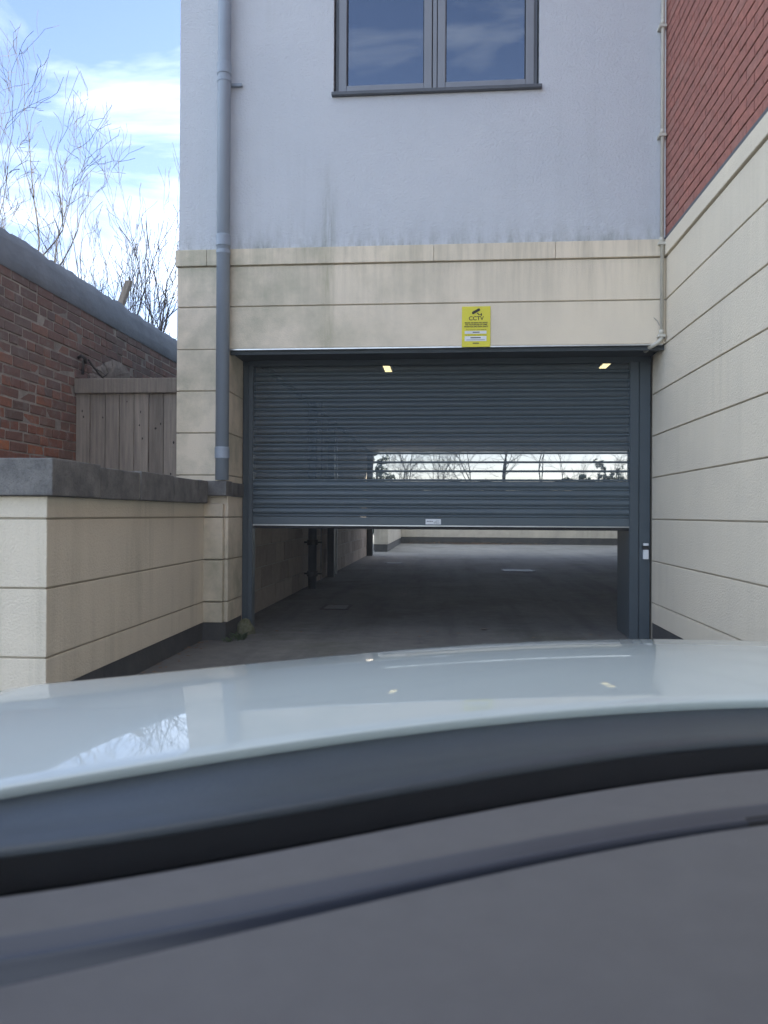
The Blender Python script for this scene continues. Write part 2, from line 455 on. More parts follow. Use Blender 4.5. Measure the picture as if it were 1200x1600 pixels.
# ================================================================== BUILDING
YF, YD = 5.98, 6.39
XR = hy(1039, 450, YF).x
XW = hy(280.5, 300, YF).x                     # left outer corner
XO = hy(358.5, 640, YF).x                     # left edge of the opening
JZ = [0.142, 0.303, 0.636, 0.970, 1.303, 1.637, 1.970, 2.303, 2.636, 2.957]
ZT = 3.09
ROOF = 8.6
b = empty('building', (XW, YF, 0), label='rendered building with cream banded base, red brick wing and roller shutter entrance', cat='building')
def B(o):
    """parent to the building keeping world coordinates"""
    o.parent = b; o.matrix_parent_inverse = Matrix.Translation(-Vector((XW, YF, 0))); return o
def child(o, root):
    o.parent = root; o.matrix_parent_inverse = Matrix.Translation(-root.location); return o
def at_root(root):
    return lambda o: child(o, root)

XE = 15.0
# upper storey: front wall with a window opening
wl, wr = hy(521.5, 60, YF).x, hy(843, 60, YF).x
wb = hy(680, 143, YF).z
wt = wb + 1.55
mb = MB()
for (x0, x1, z0, z1) in ((XW, wl, ZT, ROOF), (wr, XR + 0.3, ZT, ROOF), (wl, wr, ZT, wb), (wl, wr, wt, ROOF)):
    mb.box(x0, x1, YF, YF + 0.30, z0, z1)
B(mb.build('facade_wall', M['blue_render'], None))
mb = MB()
mb.box(XW + 0.01, XW + 0.3, YF + 0.3, 19.0, 2.5, ROOF)
mb.box(XW + 0.01, XE, 18.7, 19.0, 2.55, ROOF)
B(mb.build('rear_wall', M['blue_render'], None))
B(bx('roof', M['concrete'], None, XW - 0.15, XE, YF - 0.15, 19.2, ROOF, ROOF + 0.25))
B(bx('soffit_slab', M['ceiling'], None, XW + 0.31, XE, YD + 0.25, 18.69, 2.52, 2.80))
B(bx('added_shade_wing', M['blue_render'], None, 9.6, XE, 19.3, 36.0, 0, ROOF - 0.4))  # unseen wing, added to keep the sun off the yard

# cream band over the opening and left pier
FR = 0.022                                    # proud of the render above
b_lint = B(bx('lintel_core', M['joint'], None, XW + 0.02, XR + 0.2, YF - FR + 0.012, YF + 0.38, 2.303 + 0.006, ZT - 0.01))
for k in (7, 8):
    B(bx('render_band', M['cream_ledge'], None, XW - 0.006, XR - 0.001, YF - FR, YF + 0.05, JZ[k] + (0 if k == 7 else 0.005), JZ[k + 1] - 0.005, 0.003))
capx = [XW - 0.02, hy(325, 410, YF).x, hy(678, 400, YF).x, hy(867, 392, YF).x, XR - 0.001]
for i in range(4):
    B(bx('ledge_stone', M['cream_ledge'], None, capx[i] + 0.0015, capx[i + 1] - 0.0015, YF - FR - 0.014, YF + 0.04, JZ[9] + 0.005, ZT, 0.003))
B(bx('pier_core', M['joint'], None, XW + 0.02, XO - 0.012, YF - FR + 0.012, YD, 0, 2.303))
for k in range(3, 7):
    B(bx('render_band', M['cream_ledge'], None, XW - 0.006, XO - 0.002, YF - FR, YD - 0.002, JZ[k] + 0.005, JZ[k + 1] - 0.005, 0.003))
# drip bead along the lintel and the recessed soffit over the door
B(bx('drip_bead', M['aluminium'], None, XO, XR - 0.02, YF - FR + 0.004, YF - FR + 0.03, 2.293, 2.3025))
B(bx('recess_soffit', M['dark_soffit'], None, XO - 0.05, XR, YF - FR + 0.034, YD + 0.25, 2.287, 2.3005))
B(bx('soffit_edge', M['dark_soffit'], None, XO, XR, YF - FR + 0.036, YF + 0.03, 2.262, 2.2868))

# right wing: cream bands along the drive, brickwork above
Y0 = -5.0
B(bx('wing_wall', M['joint'], None, XR + 0.012, XR + 0.35, Y0, YD + 0.25, -0.2, ROOF))
B(bx('plinth', M['plinth'], None, XR + 0.006, XR + 0.03, Y0, YD - 0.07, -0.2, JZ[0] - 0.003))
for k in range(0, 9):
    z0, z1 = JZ[k] + (0.005 if k else 0), JZ[k + 1] - 0.005
    B(bx('render_band', M['cream_render'], None, XR, XR + 0.05, Y0, YD - 0.07 if k < 7 else YF + 0.02, z0, z1, 0.003))
B(bx('ledge_stone', M['cream_render'], None, XR - 0.016, XR + 0.05, Y0, YF - FR - 0.016, JZ[9] + 0.005, ZT - 0.012, 0.003))
B(bx('lead_flashing', M['window_dark'], None, XR - 0.012, XR + 0.05, Y0, YF - 0.002, ZT - 0.011, ZT + 0.014))

# red brickwork (each brick in view its own piece)
bp = B(bx('brickwork_mortar', M['mortar_new'], None, XR + 0.006, XR + 0.0115, Y0, YF - 0.001, ZT + 0.015, ROOF))
def brick_mesh(L, H, D, bev=0.003, seed=0):
    rr = random.Random(seed)
    mbk = MB().box(-L / 2, L / 2, -D / 2, D / 2, -H / 2, H / 2)
    mbk.v = [(x + rr.uniform(-1, 1) * bev * 0.7, y, z + rr.uniform(-1, 1) * bev * 0.7) for x, y, z in mbk.v]
    return mbk.mesh('brick', bev)
def rot_x_wall(me):
    """turn a brick that lies along X into one that lies along Y"""
    me.transform(Matrix.Rotation(R(90), 4, 'Z')); return me
red = [rot_x_wall(brick_mesh(0.215, 0.065, 0.012, 0.002, s)) for s in range(4)]
redh = [rot_x_wall(brick_mesh(0.1025, 0.065, 0.012, 0.002, s + 9)) for s in range(2)]
for me in red + redh: me.materials.append(M['red_brick'])
rest = MB()
nred = 0
rng = random.Random(3)
for k in range(73):
    z = ZT + 0.0535 + 0.075 * k
    if z > ROOF - 0.05: break
    y = YF - 0.012 - (0.1125 / 1 if k % 2 else 0.0)
    if k % 2:
        yy = YF - 0.012 - 0.05125
        if z < 5.35:
            o = link('brick', rng.choice(redh), None); o.location = (XR + 0.004, yy, z); o.parent = bp; nred += 1
    j = 0
    while True:
        yc = y - 0.1075 - j * 0.225
        j += 1
        if yc < Y0 + 0.2: break
        xpos = XR + 0.004 + rng.uniform(-0.0012, 0.0012)
        dd = ((XR - 0) / max(yc, 0.01))
        invw = yc > 3.75 and (z - 1) / yc < 0.75 and nred < 299
        if invw:
            o = link('brick', rng.choice(red), None); o.location = (xpos, yc, z); o.parent = bp; nred += 1
        elif yc > 0.5 and z < 7:
            rest.box(xpos - 0.006, xpos + 0.006, yc - 0.1075, yc + 0.1075, z - 0.0325, z + 0.0325)
o = rest.build('brick_mass', M['red_brick'], None, recalc=False); o['kind'] = 'stuff'
o.parent = bp
print('red bricks', nred)
# sealant bead in the corner
B(MB().tube([(XR - 0.004, YF - 0.004, ZT + 0.02), (XR - 0.004, YF - 0.004, ROOF)], 0.006, 6).build('sealant_bead', M['white_plastic'], None))

# window with two lights
w = B(bx('window', M['window_dark'], None, wl + 0.0, wr - 0.0, YF + 0.100, YF + 0.115, wb - 0.0, wt))
bm_rm = []
w.data.clear_geometry()
mb = MB()                                        # dark outer frame
ox0, ox1, oz0, oz1 = wl + 0.012, wr - 0.012, wb + 0.018, wt - 0.01
fw = 0.030
mb.box(ox0, ox0 + fw, YF + 0.035, YF + 0.095, oz0, oz1); mb.box(ox1 - fw, ox1, YF + 0.035, YF + 0.095, oz0, oz1)
mb.box(ox0 + fw, ox1 - fw, YF + 0.035, YF + 0.095, oz0, oz0 + 0.016); mb.box(ox0 + fw, ox1 - fw, YF + 0.035, YF + 0.095, oz1 - fw, oz1)
me = mb.mesh('window', 0.002); w.data = me; me.materials.append(M['window_dark'])
def W(o):
    o.parent = w; return o
xm = hy(679.5, 60, YF).x
def sash(x0, x1):
    fb = 0.062
    z0, z1 = oz0 + 0.012, oz1 - 0.02
    s = MB()
    s.box(x0, x0 + fb, YF + 0.022, YF + 0.09, z0, z1); s.box(x1 - fb, x1, YF + 0.022, YF + 0.09, z0, z1)
    s.box(x0 + fb, x1 - fb, YF + 0.0225, YF + 0.09, z0, z0 + 0.055); s.box(x0 + fb, x1 - fb, YF + 0.0225, YF + 0.09, z1 - fb, z1)
    W(s.build('sash_frame', M['window_frame'], None, 0.004))
    s = MB()
    for (a, c, e, f_) in ((x0 + fb - 0.001, x0 + fb + 0.007, z0 + 0.05, z1 - fb), (x1 - fb - 0.007, x1 - fb + 0.001, z0 + 0.05, z1 - fb)):
        s.box(a, c, YF + 0.04, YF + 0.06, e, f_)
    s.box(x0 + fb + 0.008, x1 - fb - 0.008, YF + 0.04, YF + 0.06, z0 + 0.0545, z0 + 0.062)
    W(s.build('gasket', M['black_plastic'], None))
    W(bx('pane', M['window_glass'], None, x0 + fb - 0.004, x1 - fb + 0.004, YF + 0.061, YF + 0.063, z0 + 0.045, z1 - fb + 0.004))
sash(ox0 + 0.026, xm - 0.022)
sash(xm + 0.022, ox1 - 0.026)
W(bx('mullion', M['window_frame'], None, xm - 0.016, xm + 0.016, YF + 0.026, YF + 0.09, oz0 + 0.012, oz1 - 0.02, 0.003))
W(bx('window_sill', M['window_dark'], None, wl - 0.012, wr + 0.018, YF - 0.035, YF + 0.10, wb - 0.016, wb + 0.014, 0.004))
# the room behind it
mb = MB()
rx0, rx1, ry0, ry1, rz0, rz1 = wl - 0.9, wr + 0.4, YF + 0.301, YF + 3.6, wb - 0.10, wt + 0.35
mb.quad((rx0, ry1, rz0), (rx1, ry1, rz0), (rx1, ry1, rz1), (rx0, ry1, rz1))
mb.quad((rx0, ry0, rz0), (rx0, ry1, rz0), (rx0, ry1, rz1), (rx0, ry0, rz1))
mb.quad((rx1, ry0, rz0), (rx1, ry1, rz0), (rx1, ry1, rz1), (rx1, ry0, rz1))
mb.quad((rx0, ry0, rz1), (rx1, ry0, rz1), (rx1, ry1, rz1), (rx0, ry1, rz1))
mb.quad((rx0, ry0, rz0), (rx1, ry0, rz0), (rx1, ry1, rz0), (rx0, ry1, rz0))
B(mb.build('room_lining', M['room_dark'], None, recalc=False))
B(bx('inner_sill', M['white_plastic'], None, wl + 0.01, wr - 0.01, YF + 0.101, YF + 0.30, wb + 0.028, wb + 0.044))

# things lying on the inner sill
def crumple(name, cx, cy, cz, lx, ly, lz, seed, mat, label, cat):
    rr = random.Random(seed)
    mbk = MB(); rows = []
    n, k = 18, 12
    ph = [(rr.uniform(3, 9), rr.uniform(3, 9), rr.uniform(0, 6)) for _ in range(7)]
    for i in range(n):
        row = []
        for j in range(k):
            a, c = i / (n - 1), j / (k - 1)
            h = sum(abs(math.sin(p[0] * a + p[1] * c + p[2])) for p in ph) / 7
            env = (math.sin(math.pi * a) ** 0.6) * (math.sin(math.pi * c) ** 0.6)
            row.append((cx + (a - 0.5) * lx, cy + (c - 0.5) * ly, cz + 0.003 + lz * env * (0.25 + 0.9 * h * (0.55 + 0.6 * a))))
        rows.append(row)
    mbk.grid(rows)
    bot = [[(x, y, cz + 0.001) for x, y, z in r] for r in rows]
    mbk.grid([list(reversed(r)) for r in bot])
    o = mbk.build(name, mat, None, smooth=True)
    return tag(o, label, cat)
sz = wb + 0.0445
p1 = hy(806, 112, YF + 0.17)
crumple('crumpled_cloth', p1.x, YF + 0.18, sz, 0.21, 0.13, 0.13, 4, M['cloth_white'], 'white crumpled cloth lying on the inner sill behind the window', 'cloth')
p1 = hy(756, 118, YF + 0.17)
crumple('folded_paper', p1.x, YF + 0.19, sz, 0.24, 0.11, 0.055, 8, M['cloth_white'], 'flat pale crumpled paper on the inner sill behind the window', 'paper')
p1 = hy(560, 130, YF + 0.15)
o = MB().tube([(p1.x, YF + 0.16, sz), (p1.x, YF + 0.16, sz + 0.05), (p1.x, YF + 0.16, sz + 0.055), (p1.x, YF + 0.16, sz + 0.075), (p1.x, YF + 0.16, sz + 0.085)], [0.017, 0.017, 0.010, 0.010, 0.006], 12).build('small_bottle', M['white_plastic'], None)
tag(o, 'tiny white bottle standing on the inner sill behind the window', 'bottle')

# ------------------------------------------------------------------ under the building
XP = hz_(396, 961, 0.0).x                      # left wall of the undercroft
XP = -1.90
pw = B(bx('undercroft_wall', M['block_mortar'], None, XP - 0.16, XP - 0.006, YD + 0.26, 18.7, 0, 2.515))
def PW(o):
    o.parent = pw; return o
blocks = [rot_x_wall(brick_mesh(0.440, 0.215, 0.03, 0.004, s + 30)) for s in range(3)]
for me in blocks: me.materials.append(M['block'])
rng = random.Random(5)
for k in range(5):
    z = 0.1125 + 0.225 * k
    y = YD + 0.3 + (0.225 if k % 2 else 0)
    while y + 0.44 < 18.65:
        o = link('block', rng.choice(blocks), None); o.location = (XP - 0.012 + rng.uniform(-0.002, 0.002), y + 0.22, z); PW(o)
        y += 0.45
mb = MB()
for k in range(5, 11):
    z = 0.1125 + 0.225 * k
    y = YD + 0.3 + (0.225 if k % 2 else 0)
    while y + 0.44 < 18.65:
        mb.box(XP - 0.027, XP + 0.003, y, y + 0.44, z - 0.1075, z + 0.1075); y += 0.45
o = PW(mb.build('block_mass', M['block'], None)); o['kind'] = 'stuff'
B(bx('undercroft_wall', M['block'], None, 9.3, 9.5, YD + 0.26, 18.7, 0, 2.515))
B(bx('undercroft_wall', M['block'], None, XR + 0.36, 9.3, YD + 0.02, YD + 0.25, 0, 2.515))
# steel columns
def column(px, Y, wdt, name='steel_column'):
    x = hy(px, 860, Y).x
    return B(bx(name, M['frame_paint'], None, x - wdt / 2, x + wdt / 2, Y, Y + 0.14, 0, 2.515, 0.004))
column(516.5, 12.0, 0.105)
column(577, 18.4, 0.15)
xx = hy(525, 860, 12.0).x
B(bx('corner_trim', M['white_plastic'], None, xx - 0.013, xx + 0.013, 12.02, 12.06, 0.06, 2.2))
# jamb return behind the right guide
xg = hy(985, 900, YD).x
B(bx('guide_guard', M['frame_paint'], None, xg + 0.004, XR + 0.0, YD + 0.07, YD + 0.50, 0, 1.02))

# waste pipe in the undercroft
xp_, yp_ = hy(488, 880, 10.2).x, 10.2
wp = empty('waste_pipe', (xp_, yp_, 0), label='dark vertical waste pipe with collars beside the undercroft block wall', cat='pipe')
c_ = at_root(wp)
c_(MB().tube([(xp_, yp_, 0), (xp_, yp_, 2.5)], 0.058, 16).build('pipe', M['frame_paint'], None, smooth=True))
for z in (0.20, 0.62, 1.7):
    c_(MB().tube([(xp_, yp_, z - 0.035), (xp_, yp_, z + 0.035)], 0.074, 16).build('collar', M['black_plastic'], None))
    c_(bx('bracket', M['black_plastic'], None, XP, xp_ + 0.13, yp_ - 0.015, yp_ + 0.015, z - 0.012, z + 0.012))
c_(MB().tube([(xp_ + 0.115, yp_ + 0.02, 0.10), (xp_ + 0.115, yp_ + 0.02, 2.5)], 0.009, 8).build('cable_conduit', M['concrete'], None))

# ceiling lamps under the slab
for (px, py, lab) in ((605, 576, 'lit ceiling batten lamp behind the shutter, nearer the downpipe'), (948.5, 569, 'lit ceiling batten lamp behind the shutter, nearer the red brick wing')):
    q = ray(px, py); pz = 2.455
    p_ = CAM + q * ((pz - 1.0) / q.z)
    L = empty('ceiling_lamp', (p_.x, p_.y, pz), label=lab, cat='lamp', group='lamps under the undercroft slab')
    c_ = at_root(L)
    c_(bx('housing', M['white_plastic'], None, p_.x - 0.045, p_.x + 0.045, p_.y - 0.27, p_.y + 0.27, pz + 0.006, 2.5195, 0.004))
    c_(bx('diffuser', M['lamp_light'], None, p_.x - 0.032, p_.x + 0.032, p_.y - 0.22, p_.y + 0.22, pz, pz + 0.0055))

# ================================================================== ROLLER SHUTTER
xl, xr_ = hy(394.5, 700, YD).x, hy(985, 700, YD).x
rs = empty('roller_shutter', (0, YD, 0), label='half open dark grey roller shutter with perforated upper slats', cat='shutter door')
S = at_root(rs)
# guides
xgl = XO + 0.002
S(bx('guide_rail', M['frame_paint'], None, xgl, xgl + 0.052, YD - 0.010, YD + 0.05, 0, 2.286, 0.004))
S(bx('guide_rail', M['frame_paint'], None, xgl + 0.053, xl + 0.012, YD - 0.035, YD + 0.06, 0, 2.286, 0.004))
S(bx('guide_rail', M['frame_paint'], None, xr_ - 0.012, xr_ + 0.060, YD - 0.035, YD + 0.06, 0, 2.286, 0.004))
S(bx('guide_rail', M['frame_paint'], None, xr_ + 0.063, XR - 0.002, YD - 0.028, YD + 0.06, 0, 2.286, 0.006))
S(bx('head_plate', M['frame_paint'], None, xgl + 0.053, XR - 0.003, YD - 0.04, YD - 0.0355, 2.245, 2.2865, 0.001))
# slats
PIT = 0.0745
zb = hy(690, 827.5, YD).z                       # underside of the rubber
z_al = zb + 0.024
z_first = z_al + 0.012 + 0.066
prof = [(-0.004, 0.0), (-0.011, 0.004), (-0.013, 0.012), (-0.007, 0.0155), (-0.006, 0.018), (-0.014, 0.024), (-0.020, 0.034), (-0.0215, 0.045),
        (-0.019, 0.056), (-0.013, 0.066), (-0.006, 0.0722), (-0.003, 0.0742)]
def slat_mesh(lo, hi):
    pr_ = [p for p in prof if lo <= p[1] <= hi]
    return [[(x, p[0], p[1]) for x in (xl - 0.0, (xl + xr_) / 2, xr_ + 0.0)] for p in pr_]
def mk(rows, mat, nm):
    me = MB().grid(rows).mesh(nm, smooth=True, recalc=False)
    me.materials.append(mat); return me
solid = mk(slat_mesh(-1, 1), M['shutter_paint'], 'slat')
perf = mk(slat_mesh(0.017, 1), M['perforated_paint'], 'perforated_sheet')
hook = mk(slat_mesh(-1, 0.0185), M['shutter_paint'], 'slat')
def normal_check(me):
    if me.polygons[0].normal.y > 0: me.flip_normals()
for me in (solid, perf, hook): normal_check(me)
z = z_first
k = 0
while z < 2.285:
    if k < 4:
        o = link('slat', solid, None); o.location = (0, YD, z); S(o)
    else:
        o = link('slat', hook, None); o.location = (0, YD, z); S(o)
        q = link('perforated_sheet', perf, None); q.location = (0, YD, z)
        q.parent = o; q.matrix_parent_inverse = (Matrix.Translation((0, YD, z))).inverted()
    z += PIT; k += 1
bb = S(bx('bottom_rail', M['shutter_paint'], None, xl, xr_, YD - 0.016, YD + 0.014, z_al + 0.012, z_first - 0.001, 0.002))
S(bx('alloy_strip', M['aluminium'], None, xl, xr_ + 0.0, YD - 0.026, YD + 0.02, z_al, z_al + 0.0115, 0.002))
S(bx('rubber_seal', M['rubber'], None, xl, xr_, YD - 0.014, YD + 0.014, zb, z_al - 0.0005, 0.003))
# maker's sticker on the bottom rail
a_, c_2 = hy(665, 811, YD - 0.017), hy(689, 819.5, YD - 0.017)
def under(o, parent, off):
    o.parent = parent; return o
stk = under(bx('sticker', M['sign_white'], None, a_.x, c_2.x, YD - 0.0172, YD - 0.0163, c_2.z, a_.z), bb, (0, YD, 0))
stw = MB()
for (u0, u1, v0, v1) in ((0.08, 0.16, .50, .66), (0.18, 0.24, .50, .66), (0.26, 0.34, .50, .66), (0.36, 0.40, .50, .66), (0.42, 0.48, .50, .66), (0.58, 0.72, .42, .50), (0.66, 0.88, .62, .68), (0.52, 0.62, .22, .30), (0.65, 0.90, .22, .30)):
    x0_, x1_ = a_.x + (c_2.x - a_.x) * u0, a_.x + (c_2.x - a_.x) * u1
    z0_, z1_ = c_2.z + (a_.z - c_2.z) * v0, c_2.z + (a_.z - c_2.z) * v1
    stw.box(x0_, x1_, YD - 0.0178, YD - 0.01725, z0_, z1_)
under(stw.build('print', M['window_dark'], None), bb, (0, YD, 0))

# photocell on the right guide
pa, pc_ = hy(1005.5, 849, YD - 0.06), hy(1013, 874, YD - 0.06)
ph = empty('photocell', (pa.x, YD - 0.06, pc_.z), label='small white sensor box with black lens on the right shutter guide', cat='sensor')
c_ = at_root(ph)
hgt = pa.z - pc_.z
c_(bx('body', M['white_plastic'], None, pa.x, pc_.x + 0.004, YD - 0.062, YD - 0.029, pc_.z, pc_.z + hgt * 0.60, 0.006, 2))
c_(bx('lens', M['black_plastic'], None, pa.x - 0.003, pc_.x + 0.004, YD - 0.058, YD - 0.029, pc_.z + hgt * 0.605, pc_.z + hgt * 0.84, 0.003))
c_(bx('cap', M['white_plastic'], None, pa.x + 0.002, pc_.x + 0.003, YD - 0.060, YD - 0.029, pc_.z + hgt * 0.845, pc_.z + hgt, 0.003))

# ================================================================== CCTV SIGN
YS = YF - FR - 0.002
s0, s1_ = hy(721.5, 542.5, YS), hy(766.5, 478.5, YS)
SW, SH = s1_.x - s0.x, s1_.z - s0.z
sg = empty('cctv_sign', (s0.x, YS, s0.z), label='yellow warning notice with black camera symbol and lettering on the lintel', cat='sign')
c_ = at_root(sg)
c_(bx('plate', M['sign_yellow'], None, s0.x, s1_.x, YS - 0.004, YS, s0.z, s1_.z, 0.001))
def sp_(u, v, d=0.0):
    return (s0.x + SW * u, YS - 0.0045 - d, s0.z + SH * v)
def flat(name, mat, u0, u1, v0, v1, d=0.0):
    p0, p1 = sp_(u0, v0), sp_(u1, v1)
    return c_(bx(name, mat, None, p0[0], p1[0], YS - 0.0052 - d, YS - 0.0041 - d, p0[2], p1[2]))
def text(s, u, v, size, mat, wide=None, bold=0.0):
    cu = bpy.data.curves.new('lettering', 'FONT')
    cu.body = s; cu.size = size; cu.align_x = 'CENTER'; cu.align_y = 'CENTER'; cu.extrude = 0.0003; cu.offset = bold
    tmp = bpy.data.objects.new('lettering', cu)
    col.objects.link(tmp)
    dg = bpy.context.evaluated_depsgraph_get()
    me = bpy.data.meshes.new_from_object(tmp.evaluated_get(dg))
    bpy.data.objects.remove(tmp)
    me.transform(Matrix.Rotation(R(90), 4, 'X'))
    if wide:
        xs_ = [v_.co.x for v_ in me.vertices]
        k_ = wide * SW / (max(xs_) - min(xs_))
        me.transform(Matrix.Diagonal((k_, 1, 1, 1)))
    me.materials.clear(); me.materials.append(mat)
    p0 = sp_(u, v)
    me.transform(Matrix.Translation((p0[0], YS - 0.0047, p0[2])))
    return c_(link('lettering', me, None))
text('CCTV', 0.5, 0.70, SH * 0.135, M['sign_black'], 0.52, 0.0007)
text('IMAGES ARE BEING RECORDED', 0.5, 0.594, SH * 0.045, M['sign_black'], 0.80, 0.0004)
text('FOR THE PURPOSES OF CRIME', 0.5, 0.546, SH * 0.045, M['sign_black'], 0.76, 0.0004)
text('PREVENTION AND PUBLIC SAFETY', 0.5, 0.498, SH * 0.045, M['sign_black'], 0.84, 0.0004)
text('This scheme is controlled by', 0.5, 0.425, SH * 0.036, M['sign_black'], 0.72)
flat('blank_field', M['sign_white'], 0.10, 0.86, 0.325, 0.395)
text('For further information contact', 0.5, 0.293, SH * 0.036, M['sign_black'], 0.76)
flat('blank_field', M['sign_white'], 0.10, 0.86, 0.145, 0.265)
flat('rule', M['sign_black'], 0.38, 0.62, 0.352, 0.372, 0.0012)
flat('rule', M['sign_black'], 0.30, 0.66, 0.215, 0.237, 0.0012)
flat('rule', M['concrete'], 0.16, 0.80, 0.168, 0.180, 0.0012)
flat('rule', M['sign_black'], 0.38, 0.60, 0.082, 0.102)
# camera symbol
mb = MB()
def poly(pts):
    n = len(pts)
    f = [sp_(u, v) for u, v in pts]
    mb.add([(x, YS - 0.0041, z) for x, y, z in f] + [(x, YS - 0.0053, z) for x, y, z in f],
           [tuple(range(n)), tuple(reversed(range(n, 2 * n)))] + [(i, (i + 1) % n, n + (i + 1) % n, n + i) for i in range(n)])
poly([(0.35, 0.845), (0.38, 0.875), (0.60, 0.955), (0.635, 0.925), (0.635, 0.895), (0.40, 0.805), (0.36, 0.81)])
poly([(0.52, 0.835), (0.56, 0.845), (0.60, 0.80), (0.66, 0.80), (0.66, 0.825), (0.70, 0.825), (0.70, 0.765), (0.66, 0.765), (0.66, 0.782), (0.585, 0.782)])
c_(mb.build('camera_symbol', M['sign_black'], None))

# ================================================================== DOWNPIPE
px0 = hy(348.2, 560, YF - 0.08)
dpx, dpy = px0.x, YF - 0.085
dp = empty('downpipe', (dpx, dpy, 1.26), label='grey blue rainwater downpipe on the front corner standing on the coping', cat='downpipe')
c_ = at_root(dp)
c_(MB().tube([(dpx, dpy, 1.262), (dpx, dpy, ROOF)], 0.052, 24).build('pipe', M['pipe_paint'], None, smooth=True))
for py_ in (112, 382, 716):
    z = hy(348, py_, dpy - 0.05).z
    o = c_(MB().tube([(dpx, dpy, z), (dpx, dpy, z + 0.004), (dpx, dpy, z + 0.085), (dpx, dpy, z + 0.09)], [0.054, 0.0575, 0.0575, 0.053], 24).build('socket', M['pipe_paint'], None))
    auto_smooth(o)
    if py_ < 600:
        c_(bx('bracket', M['pipe_paint'], None, dpx - 0.062, dpx + 0.125, YF - 0.03, YF - 0.004, z - 0.055, z - 0.032, 0.002))
        c_(MB().tube([(dpx, dpy, z - 0.058), (dpx, dpy, z - 0.03)], 0.0555, 24).build('clip_ring', M['pipe_paint'], None))

# ================================================================== CONDUIT in the right corner
cx_, cy_ = hy(1034.2, 450, YF - 0.045).x, YF - 0.048
cd = empty('conduit_pipe', (cx_, cy_, 2.3), label='thin cream conduit clipped up the inner corner beside the brick wing', cat='conduit')
c_ = at_root(cd)
c_(MB().tube([(cx_, cy_, 2.36), (cx_, cy_, ROOF)], 0.0135, 12).build('pipe', M['cream_pipe'], None, smooth=True))
el = [(cx_, cy_, 2.365), (cx_ - 0.004, cy_, 2.335), (cx_ - 0.02, cy_ + 0.004, 2.312), (cx_ - 0.045, cy_ + 0.02, 2.296), (cx_ - 0.075, cy_ + 0.07, 2.282), (cx_ - 0.08, cy_ + 0.16, 2.276)]
c_(MB().tube(el, 0.0165, 12).build('elbow', M['cream_pipe'], None, smooth=True))
for py_ in (42, 212, 381, 525):
    z = hy(1034, py_, cy_).z
    c_(bx('clip', M['cream_pipe'], None, cx_ - 0.032, cx_ + 0.024, cy_ - 0.022, YF - 0.001 if z > ZT else YF - FR - 0.001, z - 0.011, z + 0.011, 0.003))
    c_(MB().tube([(cx_ - 0.004, cy_ - 0.002, z + 0.012), (cx_ - 0.004, cy_ - 0.002, z + 0.045)], 0.0165, 12).build('coupler', M['cream_pipe'], None, smooth=True))
c_(MB().tube([(cx_ - 0.012, YF - FR - 0.004, 2.44), (cx_ - 0.028, YF - FR - 0.004, 2.475), (cx_ - 0.055, YF - FR - 0.004, 2.50)], 0.0018, 6).build('loose_wire', M['concrete'], None))

# ================================================================== LOW BOUNDARY WALL (left of the drive)
XL = hy(318, 870, YF - 0.07).x
YP = YF - 0.07                                   # face of the little end pier
YC = hx(73, 870, XL).y                           # outer corner
lw = empty('boundary_wall', (XL, YC, 0), label='low cream rendered wall with dark coping stones beside the drive', cat='wall')
c_ = at_root(lw)
ZC0 = hx(73, 775, XL).z
ZC1 = 1.252
print('low wall', XL, YC, ZC0, 'XR', XR, 'XO', XO, 'XW', XW)
XFAR = -7.5
c_(bx('wall_core', M['joint'], None, XL - 0.30, XL - 0.012, YC + 0.012, YP + 0.06, -0.2, ZC0))
c_(bx('wall_core', M['joint'], None, XFAR, XL - 0.301, YC + 0.012, YC + 0.30, -0.2, ZC0))
c_(bx('plinth', M['plinth'], None, XL - 0.04, XL - 0.006, YC + 0.006, YP, -0.2, JZ[0] - 0.003))
c_(bx('plinth', M['plinth'], None, XFAR, XL - 0.041, YC + 0.006, YC + 0.04, -0.2, JZ[0] - 0.003))
zs = JZ[:4] + [ZC0 - 0.002]
for k in range(4):
    z0, z1 = zs[k] + (0.005 if k else 0), zs[k + 1] - (0.005 if k < 3 else 0)
    fl = [(XFAR, YC), (XL, YC), (XL, YP - 0.001), (XL - 0.05, YP - 0.001), (XL - 0.05, YC + 0.05), (XFAR, YC + 0.05)]
    c_(MB().add([(x, y, z0) for x, y in fl] + [(x, y, z1) for x, y in fl], [tuple(reversed(range(6))), tuple(range(6, 12))] + [(i, (i + 1) % 6, 6 + (i + 1) % 6, 6 + i) for i in range(6)]).build('render_band', M['cream_render_dirty'], None, 0.003))
    # end pier: front face and reveal of the opening
    zt1 = min(z1, 1.135)
    c_(bx('pier_band', M['cream_ledge'], None, XL - 0.04, XO - 0.030, YP, YP + 0.10, z0, zt1, 0.004))
    c_(bx('pier_band', M['cream_ledge'], None, XO - 0.029, XO + 0.002, YP + 0.045, YD - 0.012, z0, zt1, 0.004))
c_(bx('plinth', M['plinth'], None, XL - 0.04, XO - 0.004, YP + 0.006, YD - 0.012, 0, JZ[0] - 0.003))
